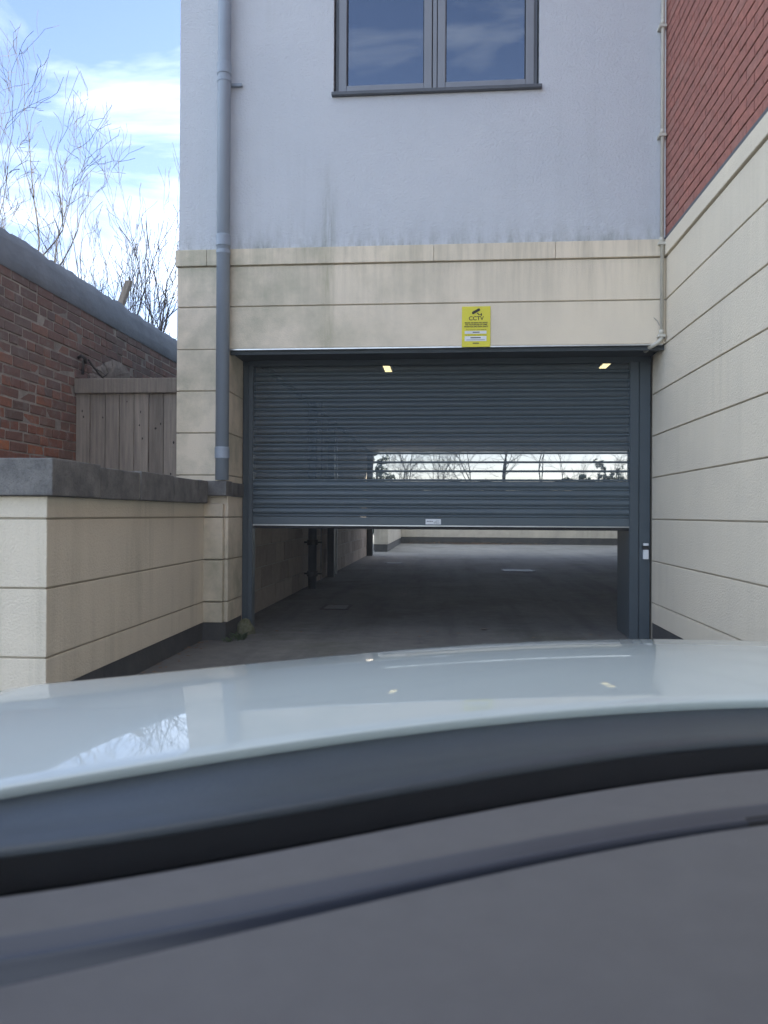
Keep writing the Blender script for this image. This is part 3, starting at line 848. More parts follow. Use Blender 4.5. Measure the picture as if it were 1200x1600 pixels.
# coping stones, each its own
OV = 0.05
xo = XL + OV
cj = [YC - OV] + [hx(px, 760, xo).y for px in (158, 220, 272, 312)]
cj.append(YP - 0.055)
rng = random.Random(2)
def stone(x0, x1, y0, y1, z0, z1):
    dz = rng.uniform(-0.007, 0.007)
    return c_(bx('coping_stone', M['coping'], None, x0, x1, y0, y1, z0 + dz * 0.3, z1 + dz, 0.007, 2))
for i in range(len(cj) - 1):
    a, d_ = cj[i] + (0.008 if i else 0), cj[i + 1] - 0.008
    if d_ - a > 0.05:
        stone(XL - 0.35, xo + rng.uniform(-0.003, 0.003), a, d_, ZC0, ZC1)
c_(bx('coping_mortar', M['joint'], None, XL - 0.34, xo - 0.010, YC - OV + 0.02, YP - 0.07, ZC0 + 0.01, ZC1 - 0.012))
stone(XL - 0.30, XO + 0.012, YP - 0.05, YP + 0.13, 1.138, ZC1 + 0.002)
stone(XO - 0.035, XO + 0.014, YP + 0.136, YD - 0.012, 1.138, ZC1 + 0.002)
x = XL - 0.353
while x > XFAR:
    stone(x - 0.56, x - 0.003, YC - OV + rng.uniform(-0.003, 0.003), YC + 0.35, ZC0, ZC1)
    x -= 0.563

# ================================================================== TIMBER FENCE between wall and building
YFE = 6.16
fx = [hy(px, 680, YFE).x for px in (118, 140, 164, 186, 209, 232, 255, 279)]
ft = hy(200, 592, YFE).z
f0 = hy(200, 615, YFE).z
fe = empty('timber_fence', ((fx[0] + fx[-1]) / 2, YFE, 0), label='weathered grey board fence panel between old brick wall and building', cat='fence')
c_ = at_root(fe)
rng = random.Random(11)
fx.append(fx[-1] + 0.12)
for i in range(8):
    y = YFE + (0.004 if i % 2 else 0) + rng.uniform(-0.002, 0.002)
    o = c_(bx('board', M['timber'], None, fx[i] + 0.0025, fx[i + 1] - 0.0025, y, y + 0.02, 0.04, ft - 0.06 + rng.uniform(-0.003, 0.003), 0.003))
    if i < 7:
        kb = MB()
        for _ in range(rng.choice((1, 2, 2, 3))):
            kx, kz = rng.uniform(fx[i] + 0.02, fx[i + 1] - 0.02), rng.uniform(1.3, f0 - 0.05)
            n_ = 9; ra, rb = rng.uniform(0.004, 0.009), rng.uniform(0.006, 0.014)
            vs = [(kx + ra * math.cos(2 * math.pi * q / n_) * rng.uniform(.8, 1.2), y - 0.0012, kz + rb * math.sin(2 * math.pi * q / n_) * rng.uniform(.8, 1.2)) for q in range(n_)]
            kb.add(vs, [tuple(range(n_))])
        k_ = kb.build('knot', M['timber_knot'], None, recalc=False)
        k_.parent = o
c_(bx('top_rail', M['timber'], None, fx[0] + 0.004, fx[-1] - 0.01, YFE - 0.04, YFE - 0.004, f0, ft, 0.005))
c_(bx('rail', M['timber'], None, fx[0] + 0.004, fx[-1] - 0.01, YFE + 0.03, YFE + 0.07, 0.5, 0.58, 0.004))

# ================================================================== OLD BRICK WALL (left)
XB = fx[0]
t0, t1 = hx(0, 361, XB - 0.06), hx(276, 528, XB - 0.06)
ZB = (t0.z + t1.z) / 2
zc0 = hx(0, 408, XB).z
print('brick wall', XB, t0, t1, 'cap bottom', zc0)
ow = empty('brick_wall', (XB, 5.0, 0), label='old soot stained red brick wall with mortar capping behind low wall', cat='wall')
c_ = at_root(ow)
OY0, OY1 = 3.9, 16.0
core = c_(bx('mortar_bed', M['mortar_old'], None, XB - 0.33, XB - 0.006, OY0, OY1, 0, zc0 + 0.03))
def O(o):
    o.parent = core; return o
strs = [rot_x_wall(brick_mesh(0.222, 0.066, 0.04, 0.005, s + 50)) for s in range(6)]
hdrs = [rot_x_wall(brick_mesh(0.105, 0.066, 0.04, 0.005, s + 70)) for s in range(4)]
for me in strs + hdrs: me.materials.append(M['old_brick'])
rng = random.Random(21)
cand = []
ncs = int((zc0 - 0.0) / 0.0755)
for k in range(ncs):
    z = 0.04 + 0.0755 * k
    y = OY0 + rng.uniform(0, 0.1)
    pat = 'H' if k % 4 == 1 else 'S'
    q = 0
    while y < OY1 - 0.25:
        isH = pat == 'H' or rng.random() < 0.13
        L = 0.115 if isH else 0.232
        cand.append((y + L / 2, z + 0.008 * math.sin(y * 0.9 + k * 0.3) * 0.6, isH))
        y += L
rest = MB(); nb = 0
# the three hundred that show largest: above the coping, in front of the fence first
def vis(c):
    y, z, h = c
    if z < 1.27: return 99
    if y < 5.0: return 50
    if y < YFE and z > 1.25: return y
    if y >= YFE and z > ft: return y
    return 98
cand.sort(key=vis)
for i, (y, z, isH) in enumerate(cand):
    xj = XB - 0.02 + rng.uniform(-0.006, 0.004)
    if i < 298 and vis((y, z, isH)) < 40:
        o = link('brick', rng.choice(hdrs if isH else strs), None); o.location = (xj, y, z)
        o.rotation_euler = (0, rng.uniform(-0.02, 0.02), rng.uniform(-0.02, 0.02)); O(o); nb += 1
    else:
        hl = 0.0525 if isH else 0.111
        j = lambda: rng.uniform(-0.003, 0.003)
        rest.box(xj - 0.02, xj + 0.02, y - hl + j(), y + hl + j(), z - 0.033 + j() * .6, z + 0.033 + j() * .6)
o = rest.build('brick_mass', M['old_brick'], None, recalc=False); o['kind'] = 'stuff'; O(o)
print('old bricks', nb, len(cand))
# capping: rough mortar fillet with an uneven back edge
mb = MB(); rows = [[] for _ in range(7)]
rng = random.Random(8)
yy = OY0
e1 = e2 = e3 = 0
while yy <= OY1:
    e1 = 0.7 * e1 + rng.uniform(-.005, .005); e2 = 0.55 * e2 + rng.uniform(-.011, .011); e3 = .8 * e3 + rng.uniform(-.003, .003)
    if rng.random() < 0.05: e2 += 0.012
    for i, (x, z) in enumerate(((0.004, zc0 - 0.02), (0.012 + e3, zc0 + 0.005 + e1), (0.000 + e1, zc0 + (ZB - zc0) * 0.35 + e3), (-0.03 + e3, zc0 + (ZB - zc0) * 0.7 + e2 * .5),
                                (-0.06, ZB + e2 * 0.9), (-0.20, ZB + 0.02 + e1), (-0.34, zc0 + 0.05))):
        rows[i].append((XB + x, yy, z))
    yy += 0.055
mb.grid(rows)
o = c_(mb.build('capping', M['cap_mortar'], None, smooth=True, recalc=False))
# plaster patch over the fence
mb = MB()
def hw(px, py, d=0.0):
    p = hx(px, py, XB + d); return p
rp = random.Random(5)
key = [(139, 600), (138, 584), (146, 575), (157, 573), (163, 566), (175, 562), (188, 567), (194, 573), (203, 581), (206, 598), (196, 612), (150, 612)]
pts = []
for (a, c), (e, f_) in zip(key, key[1:] + key[:1]):
    for q in range(4):
        pts.append((a + (e - a) * q / 4 + rp.uniform(-1.3, 1.3), c + (f_ - c) * q / 4 + rp.uniform(-1.3, 1.3)))
cpt = hw(172, 590, 0.012)
n = len(pts)
mid = [((a + 172) / 2 + rp.uniform(-2, 2), (c + 590) / 2 + rp.uniform(-2, 2)) for a, c in pts]
vs = [cpt] + [hw(a, c, 0.006 + rp.uniform(-.003, .005)) for a, c in mid] + [hw(a, c, 0.004 + rp.uniform(-.003, .002)) for a, c in pts] + [hw(a, c, -0.014) for a, c in pts]
mb.add(vs, [(0, 1 + i, 1 + (i + 1) % n) for i in range(n)] + [(k_ * n + 1 + i, (k_ + 1) * n + 1 + i, (k_ + 1) * n + 1 + (i + 1) % n, k_ * n + 1 + (i + 1) % n) for k_ in (0, 1) for i in range(n)])
c_(mb.build('plaster_patch', M['plaster_patch'], None, smooth=True))
# old iron hook and a trailing stem
hk = hx(130, 562, XB)
ho = empty('iron_hook', hk, label='rusty old iron wall hook on the brick wall above the fence', cat='hook')
c_ = at_root(ho)
q0, q1 = hx(131, 562, XB + 0.03), hx(129, 585, XB + 0.03)
c_(MB().tube([hx(122, 559, XB - 0.01), hx(127, 556, XB + 0.05), hx(133, 560, XB + 0.06), hx(134, 567, XB + 0.05)], 0.014, 8).build('hook', M['iron'], None, smooth=True))
c_(MB().tube([q0, q1], 0.011, 8).build('shank', M['iron'], None, smooth=True))
st = MB().tube([hx(138, 562, XB + 0.03), hx(147, 575, XB + 0.04), hx(156, 586, XB + 0.03), hx(163, 593, XB + 0.04)], [0.009, 0.008, 0.007, 0.006], 7)
st.tube([hx(160, 590, XB + 0.035), hx(166, 586, XB + 0.05), hx(169, 583, XB + 0.05)], [0.005, 0.004, 0.003], 6)
o = st.build('dry_stem', M['twig'], None, smooth=True)
tag(o, 'dry bare stem trailing across plaster patch on the brick wall', 'stem')

# leaning post behind the wall
pb, pt_ = hx(186, 474, XB - 0.9), None
yb = 9.2
p0, p1 = hy(180, 500, yb), hy(202, 439, yb)
d_ = (p1 - p0) / (p1.z - p0.z)
basep = p0 - d_ * (p0.z - 0.0)
o = MB()
ax = Vector((0.05, 0, 0)); ay = Vector((0, 0.05, 0))
vs = [basep + s * 0.8 * ax + r_ * 0.8 * ay for r_ in (-1, 1) for s in (-1, 1)] + [p1 + s * 0.75 * ax + r_ * 0.75 * ay for r_ in (-1, 1) for s in (-1, 1)]
o.add(vs, [(0, 2, 3, 1), (4, 5, 7, 6), (0, 1, 5, 4), (2, 6, 7, 3), (0, 4, 6, 2), (1, 3, 7, 5)])
po = o.build('post', M['timber'], None, 0.006)
tag(po, 'leaning square timber post rising behind the old brick wall', 'post')

# ================================================================== TREES
def grow(seed, base, height, r0, spread, lean=(0, 0), stems=1, levels=6, upright=0.5, fork=(3, 5), dens=1.0):
    """bare tree that forks again and again: returns (trunk MB, crown MB)"""
    rr = random.Random(seed)
    tr, cr = MB(), MB()
    def limb(p, d, length, r, lv):
        n = 4 if lv < 3 else 3
        pts, rad = [p.copy()], [r]
        dd = d.copy()
        for i in range(n):
            wob = 0.09 + 0.03 * lv
            dd = (dd + Vector((rr.gauss(0, wob), rr.gauss(0, wob), rr.gauss(0, wob * .5) + upright * 0.10))).normalized()
            p = p + dd * (length / n)
            pts.append(p.copy()); rad.append(max(0.0055, r * (1 - 0.34 * (i + 1) / n)))
        (tr if lv < 2 else cr).tube(pts, rad, 7 if lv == 0 else (5 if lv < 3 else 3), caps=False)
        if lv >= levels: return
        def kid(pp, t, rk, lk, a0, a1):
            side = t.orthogonal().normalized(); side.rotate(Matrix.Rotation(rr.uniform(0, 2 * math.pi), 3, t))
            ang = rr.uniform(a0, a1) * spread
            nd = t * math.cos(ang) + side * math.sin(ang); nd.z += upright * 0.18; nd.normalize()
            limb(pp, nd, length * lk, rk, lv + 1)
        t = (pts[-1] - pts[-2]).normalized()
        kid(pts[-1], t, rad[-1] * 0.90, rr.uniform(0.74, 0.92), 0.10, 0.40)
        kid(pts[-1], t, rad[-1] * 0.74, rr.uniform(0.60, 0.82), 0.40, 0.75)
        for i in range(1, n):                       # side shoots
            if rr.random() < 0.50 * dens and lv > 0:
                kid(pts[i], (pts[i + 1] - pts[i]).normalized(), rad[i] * 0.45, rr.uniform(0.45, 0.7), 0.5, 1.0)
    for s in range(stems):
        d = Vector((lean[0] + (rr.uniform(-.22, .22) if stems > 1 else 0), lean[1] + (rr.uniform(-.22, .22) if stems > 1 else 0), 1)).normalized()
        limb(Vector(base) + Vector((rr.uniform(-.1, .1), rr.uniform(-.1, .1), 0)) * (stems > 1), d, height * 0.30, r0, 0)
    return tr, cr
def bare_tree(seed, px, Y, top, r0, spread, label, lean=(0, 0), stems=1, levels=4, upright=0.5, fork=(3, 5), group=None, dens=1.0, wide=1.0):
    """top: photo row of the highest twig"""
    x = hy(px, 800, Y).x
    height = hy(px, top, Y).z
    root = empty('bare_tree', (x, Y, 0), label=label, cat='tree', group=group)
    tr, cr = grow(seed, (x, Y, -0.05), height, r0, spread, lean, stems, levels, upright, fork, dens)
    zs_ = sorted(v[2] for v in cr.v)
    k = height / zs_[int(len(zs_) * 0.985)]
    for m_ in (tr, cr):
        m_.v = [(x + (v[0] - x) * k * wide, Y + (v[1] - Y) * k * wide, v[2] * k) for v in m_.v]
    child(tr.build('trunk', M['bark'], None, smooth=True, recalc=False), root)
    child(cr.build('crown', M['twig'], None, smooth=False, recalc=False), root)
    return root
G1 = 'bare trees behind the old brick wall'
bare_tree(4, -28, 17.0, 95, 0.15, 0.8, 'tallest bare spreading tree beyond the old brick wall', levels=7, upright=0.45, group=G1, dens=.6, wide=0.8)
bare_tree(2, 14, 15.0, 240, 0.10, 0.85, 'bare wide tree with slanting limbs next to the tallest tree', levels=7, upright=0.5, group=G1, dens=.5, wide=0.8)
bare_tree(3, 74, 14.5, 250, 0.09, 0.62, 'slim upright bare tree between two wider ones behind brick wall', levels=6, upright=0.9, group=G1, wide=0.62, dens=.6)
bare_tree(15, 133, 14.0, 250, 0.09, 0.7, 'dense bare tree with many upright stems behind brick wall', lean=(0.05, 0), stems=2, levels=6, upright=1.0, group=G1, wide=0.7, dens=.6)
bare_tree(6, 168, 13.5, 345, 0.07, 0.85, 'low bushy bare tree fanning out beside the leaning post', lean=(0.22, 0), stems=2, levels=5, upright=0.7, group=G1, dens=.6, wide=0.95)
bare_tree(8, 245, 12.5, 312, 0.055, 0.6, 'thin two stemmed bare sapling nearest the building corner', lean=(0.0, 0), stems=2, levels=3, upright=0.9, group=G1, wide=0.6, dens=.4)
bare_tree(9, 220, 13.0, 428, 0.035, 0.8, 'short twiggy bare sapling between leaning post and thin sapling', levels=4, upright=0.8, group=G1, dens=.5)
bare_tree(12, 276, 15.0, 465, 0.035, 0.8, 'small twiggy bare sapling half hidden by the building corner', levels=4, upright=0.7, group=G1, dens=.6)

# ------------------------------------------------------------------ rear yard
YB = 26.5
rwl = empty('rear_yard_wall', (0, YB, 0), label='low cream wall with dark plinth across the far end of yard', cat='wall')
c_ = at_root(rwl)
c_(bx('plinth', M['plinth'], None, -1.9, 9.5, YB + 0.006, YB + 0.25, 0, 0.22))
c_(bx('render_band', M['cream_old'], None, -1.9, 9.5, YB, YB + 0.25, 0.223, 0.75, 0.004))
c_(bx('coping', M['coping'], None, -1.95, 9.5, YB - 0.04, YB + 0.29, 0.753, 0.86, 0.006))
ylw = empty('side_yard_wall', (-1.6, 20.4, 0), label='short cream wall end with dark base along the yard side', cat='wall')
c_ = at_root(ylw)
xs0 = hy(606, 845, 20.4).x
c_(bx('plinth', M['plinth'], None, xs0 - 0.36, xs0 - 0.01, 20.41, YB - 0.05, 0, 0.195))
c_(bx('render_band', M['cream_old'], None, xs0 - 0.37, xs0, 20.40, YB - 0.045, 0.198, 0.75, 0.004))
c_(bx('coping', M['coping'], None, xs0 - 0.41, xs0 + 0.04, 20.36, YB - 0.05, 0.753, 0.86, 0.006))

# leaf litter along the far wall
mb = MB(); rng = random.Random(31)
for i in range(900):
    t_ = rng.gauss(0, 1)
    x = hy(740, 846, YB).x + t_ * 1.25
    y = YB - 0.05 - abs(rng.gauss(0, 0.35)); z = 0.01 + max(0, 0.07 - (YB - y) * 0.1) * rng.random()
    s = rng.uniform(0.02, 0.045); a = rng.uniform(0, 6.28); tl = rng.uniform(-.5, .5)
    ux, uy = math.cos(a) * s, math.sin(a) * s
    mb.add([(x - ux, y - uy, z), (x + uy * .6, y - ux * .6, z + abs(tl) * s * .5), (x + ux, y + uy, z + tl * s * .3 + .004), (x - uy * .6, y + ux * .6, z + 0.006)], [(0, 1, 2, 3)])
o = mb.build('leaf_litter', M['dead_leaf'], None, recalc=False)
tag(o, 'brown fallen leaves gathered along the far yard wall', 'leaf litter', kind='stuff')

mb = MB(); rng = random.Random(91)
for i in range(150):
    side = rng.random()
    if side < .55: x, y = XL + abs(rng.gauss(0, .07)), rng.uniform(YC, YP)
    elif side < .8: x, y = rng.uniform(XO, XR), YD + rng.gauss(0, .10)
    else: x, y = rng.uniform(-1.5, 1.5), rng.uniform(4.9, 14)
    s_ = rng.uniform(.006, .024); a = rng.uniform(0, 6.28); ux, uy = math.cos(a) * s_, math.sin(a) * s_; z = 0.006
    mb.add([(x - ux, y - uy, z), (x + uy * .6, y - ux * .6, z + s_ * .3), (x + ux, y + uy, z + s_ * .2), (x - uy * .6, y + ux * .6, z + .003)], [(0, 1, 2, 3)])
o = mb.build('grit_litter', M['dead_leaf'], None, recalc=False)
tag(o, 'small scattered leaf bits and grit along the drive edge', 'grit', kind='stuff')
# drain covers set in the asphalt
def cover(px, py, w_, l_, label):
    p = hz_(px, py, 0.0)
    r_ = empty('drain_cover', (p.x, p.y, 0), label=label, cat='drain cover', group='drain covers in the asphalt')
    c = at_root(r_)
    mb = MB()
    for (a, d, e, f_) in ((-w_ / 2, w_ / 2, -l_ / 2, -l_ / 2 + .03), (-w_ / 2, w_ / 2, l_ / 2 - .03, l_ / 2), (-w_ / 2, -w_ / 2 + .03, -l_ / 2 + .03, l_ / 2 - .03), (w_ / 2 - .03, w_ / 2, -l_ / 2 + .03, l_ / 2 - .03)):
        mb.box(p.x + a, p.x + d, p.y + e, p.y + f_, 0.001, 0.009)
    c(mb.build('frame', M['iron'], None))
    c(bx('plate', M['cover_metal'], None, p.x - w_ / 2 + .034, p.x + w_ / 2 - .034, p.y - l_ / 2 + .034, p.y + l_ / 2 - .034, 0.001, 0.007, 0.002))
cover(526, 949, 0.30, 0.42, 'square grey drain cover just inside the shutter opening')
cover(616, 880, 0.36, 0.36, 'small pale drain cover beside the far steel column')
cover(809, 891.5, 0.58, 0.62, 'wide worn drain cover in the middle of the yard asphalt')

# fallen leaves near the door
def leaf(px, py, s, lab, a=0.4):
    p = hz_(px, py, 0.006)
    n = 10
    vs = []
    for q in range(n):
        th = 2 * math.pi * q / n
        rr = s * (0.55 + 0.45 * abs(math.cos(th))) * (1 + 0.12 * math.cos(5 * th))
        x, y = rr * math.cos(th), 0.6 * rr * math.sin(th)
        vs.append((p.x + x * math.cos(a) - y * math.sin(a), p.y + x * math.sin(a) + y * math.cos(a), p.z + 0.012 * abs(math.sin(th * 1.0)) + 0.01 * (x / s) ** 2))
    mb = MB().add(vs + [(p.x, p.y, p.z)], [(n, q, (q + 1) % n) for q in range(n)])
    o = mb.build('fallen_leaf', M['plaster_patch'], None, recalc=False)
    tag(o, lab, 'leaf')
leaf(757, 984, 0.045, 'pale curled leaf on the asphalt under the shutter')
leaf(632, 929, 0.04, 'pale brown leaf on the dark undercroft floor', 1.1)

# mossy stone and weeds at the left guide foot
pm = hz_(383, 990, 0.0)
ms = MB(); rng = random.Random(14)
rows = []
for i in range(9):
    ph_ = math.pi * 0.5 * i / 8
    rows.append([(pm.x + 0.075 * math.cos(ph_) * math.cos(th) * (1 + 0.18 * math.sin(3 * th + i)), pm.y + 0.07 * math.cos(ph_) * math.sin(th) * (1 + .15 * math.cos(2 * th)), 0.12 * math.sin(ph_) * (1 + .1 * math.sin(2 * th + 1)) - 0.004)
                 for th in [2 * math.pi * j / 16 for j in range(17)]])
ms.grid(rows)
o = ms.build('mossy_stone', M['moss'], None, smooth=True, recalc=False)
tag(o, 'small mossy stone at the foot of the left shutter guide', 'stone')
def weed(px, py, n, s, lab, seed):
    p = hz_(px, py, 0.0); rr = random.Random(seed)
    mb = MB()
    for i in range(n):
        a = rr.uniform(0, 6.28); L = s * rr.uniform(.5, 1.1); d = Vector((math.cos(a) * rr.uniform(.3, 1), math.sin(a) * rr.uniform(.3, 1), 1)).normalized()
        b0 = Vector((p.x + rr.uniform(-.03, .03), p.y + rr.uniform(-.03, .03), 0)); sd = Vector((-math.sin(a), math.cos(a), 0)) * s * 0.10
        mid = b0 + d * L * .6; tip = b0 + d * L + Vector((math.cos(a), math.sin(a), -.6)) * L * .25
        mb.add([b0 - sd * .3, b0 + sd * .3, mid + sd, tip, mid - sd], [(0, 1, 2, 3, 4)])
    o = mb.build('weed', M['leaf_green'], None, recalc=False)
    tag(o, lab, 'weed')
weed(375, 1000, 26, 0.085, 'small green weed in front of the mossy stone', 1)
weed(355, 1003, 16, 0.05, 'tiny green weed at the foot of the pier plinth', 2)

# ------------------------------------------------------------------ planting behind the yard
def shrub(name, px, Y, h, rx, seed, mat, label, cat, group=None, n=900, ls=0.10, shape='round', z0=0.25):
    x = hy(px, 760, Y).x; rr = random.Random(seed)
    root = empty(name, (x, Y, 0), label=label, cat=cat, group=group)
    child(MB().tube([(x, Y, 0), (x + .05, Y, h * .5), (x, Y, h * .8)], [0.07, 0.05, 0.02], 7).build('trunk', M['bark'], None, smooth=True), root)
    mb = MB()
    cl = [(rr.uniform(-1, 1), rr.uniform(-1, 1), rr.uniform(0, 1), rr.uniform(.18, .4)) for _ in range(34)]
    for i in range(n):
        cx, cy, cz, cr = rr.choice(cl)
        env = (1 - cz * 0.95) if shape == 'cone' else math.sqrt(max(0.05, 1 - (2 * cz - 1) ** 2))
        q = Vector((rr.gauss(0, 1), rr.gauss(0, 1), rr.gauss(0, 1))).normalized() * cr * rr.random() ** .5
        p = Vector((x + (cx * env * .8 + q.x * .6) * rx, Y + (cy * env * .8 + q.y * .6) * rx, h * (z0 + (1 - z0) * (cz * .92 + q.z * .22))))
        u = Vector((rr.gauss(0, 1), rr.gauss(0, 1), rr.gauss(0, 1))).normalized(); v_ = u.orthogonal().normalized()
        s = ls * rr.uniform(.6, 1.3)
        mb.add([p - u * s, p - v_ * s * .5, p + u * s, p + v_ * s * .5], [(0, 1, 2, 3)])
    child(mb.build('crown', mat, None, recalc=False), root)
    return root
shrub('evergreen_shrub', 588, 21.4, 2.95, 0.62, 3, M['leaf_dark'], 'dark evergreen shrub by the short side yard wall', 'shrub', n=700, ls=0.07)
shrub('conifer', 934, 37.0, 3.75, 0.75, 5, M['leaf_dark'], 'dark conifer standing above hedge, seen through the shutter slats', 'conifer', n=1000, ls=0.10, z0=0.1)
shrub('evergreen_shrub', 962, 36.5, 3.35, 0.8, 6, M['leaf_dark'], 'rounded evergreen bush next to the conifer beyond the yard', 'shrub', n=800, ls=0.09)
shrub('evergreen_shrub', 910, 36.0, 3.0, 0.7, 7, M['leaf_green'], 'low green bush at the other side of the conifer', 'shrub', n=1000, ls=0.11)
G2 = 'bare trees beyond the rear yard'
labs = ['bare tree with thick trunk above hedge seen through the slats', 'thin bare tree near the middle of the slat view', 'slender bare tree close to the evergreen shrub beyond yard',
        'bushy bare tree beside the thick trunked tree beyond yard', 'sparse bare tree between bushy tree and conifer beyond yard', 'twiggy bare thicket tree left of the thick trunked one', 'low bare tree directly behind the conifer beyond the yard']
for i, (px, Y, h, r0, lv, st_) in enumerate(((782, 34, 560, .10, 4, 1), (845, 33, 590, .05, 3, 1), (628, 31, 640, .05, 4, 2), (760, 36, 600, .05, 4, 2), (870, 38, 660, .05, 4, 1), (690, 34, 650, .05, 4, 2), (955, 41, 680, .05, 4, 1))):
    bare_tree(40 + i, px, Y, h, r0, 0.95, labs[i], levels=lv + 1, stems=st_, upright=0.5, group=G2)
# clipped hedge mass beyond
mb = MB(); rng = random.Random(77)
for i in range(9000):
    x = rng.uniform(-14, 20); top = 2.55 + 0.22 * math.sin(x * 1.3) + 0.15 * math.sin(x * 3.1 + 1)
    p = Vector((x, 39.5 + rng.uniform(0, 1.4), top * (1 - abs(rng.gauss(0, .35)))))
    if p.z < 0.02: continue
    u = Vector((rng.gauss(0, 1), rng.gauss(0, 1), rng.gauss(0, 1))).normalized(); v_ = u.orthogonal().normalized(); s = rng.uniform(.08, .2)
    mb.add([p - u * s, p - v_ * s * .5, p + u * s, p + v_ * s * .5], [(0, 1, 2, 3)])
mb.box(-14, 20, 40.1, 40.7, 0, 2.2)
o = mb.build('hedge', M['leaf_dark'], None, recalc=False)
tag(o, 'long dark overgrown hedge beyond the rear yard wall', 'hedge', kind='stuff')

# ================================================================== THE CAR the picture is taken from
car = empty('car', (0, 0, -0.14), YAW, label='pale mint car seen from inside, grey dashboard and bonnet facing the shutter', cat='car')
H0 = 1.14                                      # camera height above the car's own ground
UC = 0.5
def C(o):
    o.parent = car; return o
def poly4(cc, d, lim):
    s = max(-lim, min(lim, d)); v = cc[0] - cc[1] * s * s - cc[2] * s ** 4
    if abs(d) > lim:
        sl = -(2 * cc[1] * s + 4 * cc[2] * s ** 3)
        v += sl * (d - s)
    return v
def vR(d): return poly4((0.8038, 0.4055, -0.0789), d, 0.85)
def vB(d): return poly4((0.6793, 0.6514, -0.4735), d, 0.74)
def vG1(d): return poly4((0.5706, 0.587, -0.4216), d, 0.70)
def vG2(d): return poly4((0.5660, 0.5851, -0.345), d, 0.70)
def vC(d): return poly4((1.369, 0.5853, -0.1696), d, 1.0)
def kz(d): return -0.03 * d * d
def pt(d, v, w): return (UC + d, v, w + H0)
HW = 1.03
# bonnet
ds = [-HW + 2 * HW * i / 72 for i in range(73)]
def shoulder(d):
    a = max(0, (abs(d) - 0.95) / (HW - 0.95)); return -0.05 * a ** 2.4
rows = []
lip = [[], [], []]
for d in ds:
    wr0 = -0.19 + kz(d) + shoulder(d) * .6
    lip[0].append(pt(d, vR(d) + 0.012, wr0 - 0.030)); lip[1].append(pt(d, vR(d) + 0.004, wr0 - 0.010)); lip[2].append(pt(d, vR(d) + 0.0005, wr0 - 0.002))
rows += lip
NT_ = 26
for i in range(NT_ + 1):
    t_ = i / NT_
    row = []
    for d in ds:
        r0_, c0_ = vR(d) + 0.005, vC(d)
        wr0, wc0 = -0.19 + kz(d), -0.22
        v = r0_ + (c0_ - r0_) * t_
        w_ = wr0 + (wc0 - wr0) * (t_ ** 1.25) + 0.010 * math.sin(math.pi * t_) + shoulder(d)
        row.append(pt(d, v, w_))
    rows.append(row)
for (dv, dw) in ((.05, -.0105), (.10, -.026), (.15, -.050), (.20, -.085), (.235, -.125)):
    rows.append([pt(d, vC(d) + dv, -0.22 + dw + shoulder(d)) for d in ds])
o = C(MB().grid(rows).build('bonnet', M['car_paint'], None, smooth=True, recalc=False))
if o.data.polygons[len(ds) * 10].normal.z < 0: o.data.flip_normals()
# front bumper and wings
rows = [[pt(d, vC(d) + dv, -0.22 + dw + shoulder(d)) for d in ds] for (dv, dw) in ((.243, -.133), (.275, -.20), (.30, -.30), (.31, -.42), (.315, -.56), (.30, -.68), (.25, -.72))]
C(MB().grid(rows).build('bumper', M['car_paint'], None, smooth=True))
rows = [[pt(d, vC(d) + dv, w_) for d in ds[18:55]] for (dv, w_) in ((.320, -.60), (.322, -.66), (.322, -.74))]
C(MB().grid(rows).build('air_intake', M['black_plastic'], None, smooth=True))
for s in (-1, 1):
    mb = MB(); rows = []
    vv = [0.25 + (vC(HW) + 0.30 - 0.25) * i / 30 for i in range(31)]
    wheel_v = 0.98
    for k_, (off, w_) in enumerate(((0.0, -.300), (0.012, -.36), (0.016, -.46), (0.012, -.56), (0.004, -.66), (0, -.80))):
        row = []
        for v in vv:
            ww = w_
            if abs(v - wheel_v) < 0.36 and k_ > 0:
                arch = -1.14 + 0.32 + math.sqrt(max(0, 0.36 ** 2 - (v - wheel_v) ** 2))
                ww = max(w_, arch)
            top = -0.285 if v < 0.9 else -0.285 - 0.10 * (v - .9)
            row.append(pt(s * (HW + 0.004 + off), v, min(ww, top)))
        rows.append(row)
    mb.grid(rows)
    C(mb.build('front_wing', M['car_paint'], None, smooth=True))
    # headlamp
    mb = MB(); rows = []
    for i in range(7):
        dd = 0.55 + 0.38 * i / 6
        rows.append([pt(s * dd, vC(dd) + 0.262 + 0.035 * math.sin(math.pi * j / 5), -0.385 - 0.10 * j / 5 + shoulder(dd)) for j in range(6)])
    C(mb.grid(rows).build('headlight', M['lamp_glass'], None, smooth=True))
    # wheel
    wh = empty('wheel', pt(s * 0.86, wheel_v, -1.14 + 0.32)); C(wh)
    prof_t = [(0.205, -.10), (0.30, -.105), (0.32, -.07), (0.32, .07), (0.30, .105), (0.205, .10)]
    mbt = MB(); mbr = MB()
    rt = [[(x, r_ * math.cos(a), r_ * math.sin(a)) for a in [2 * math.pi * j / 40 for j in range(41)]] for r_, x in prof_t]
    mbt.grid(rt); rr_ = [[(x, r_ * math.cos(a), r_ * math.sin(a)) for a in [2 * math.pi * j / 40 for j in range(41)]] for r_, x in ((0.21, s * .095), (0.18, s * .07), (0.05, s * .085), (0.001, s * .09))]
    mbr.grid(rr_)
    mbt.build('tyre', M['tyre'], wh, smooth=True); mbr.build('rim', M['rim'], wh, smooth=True)
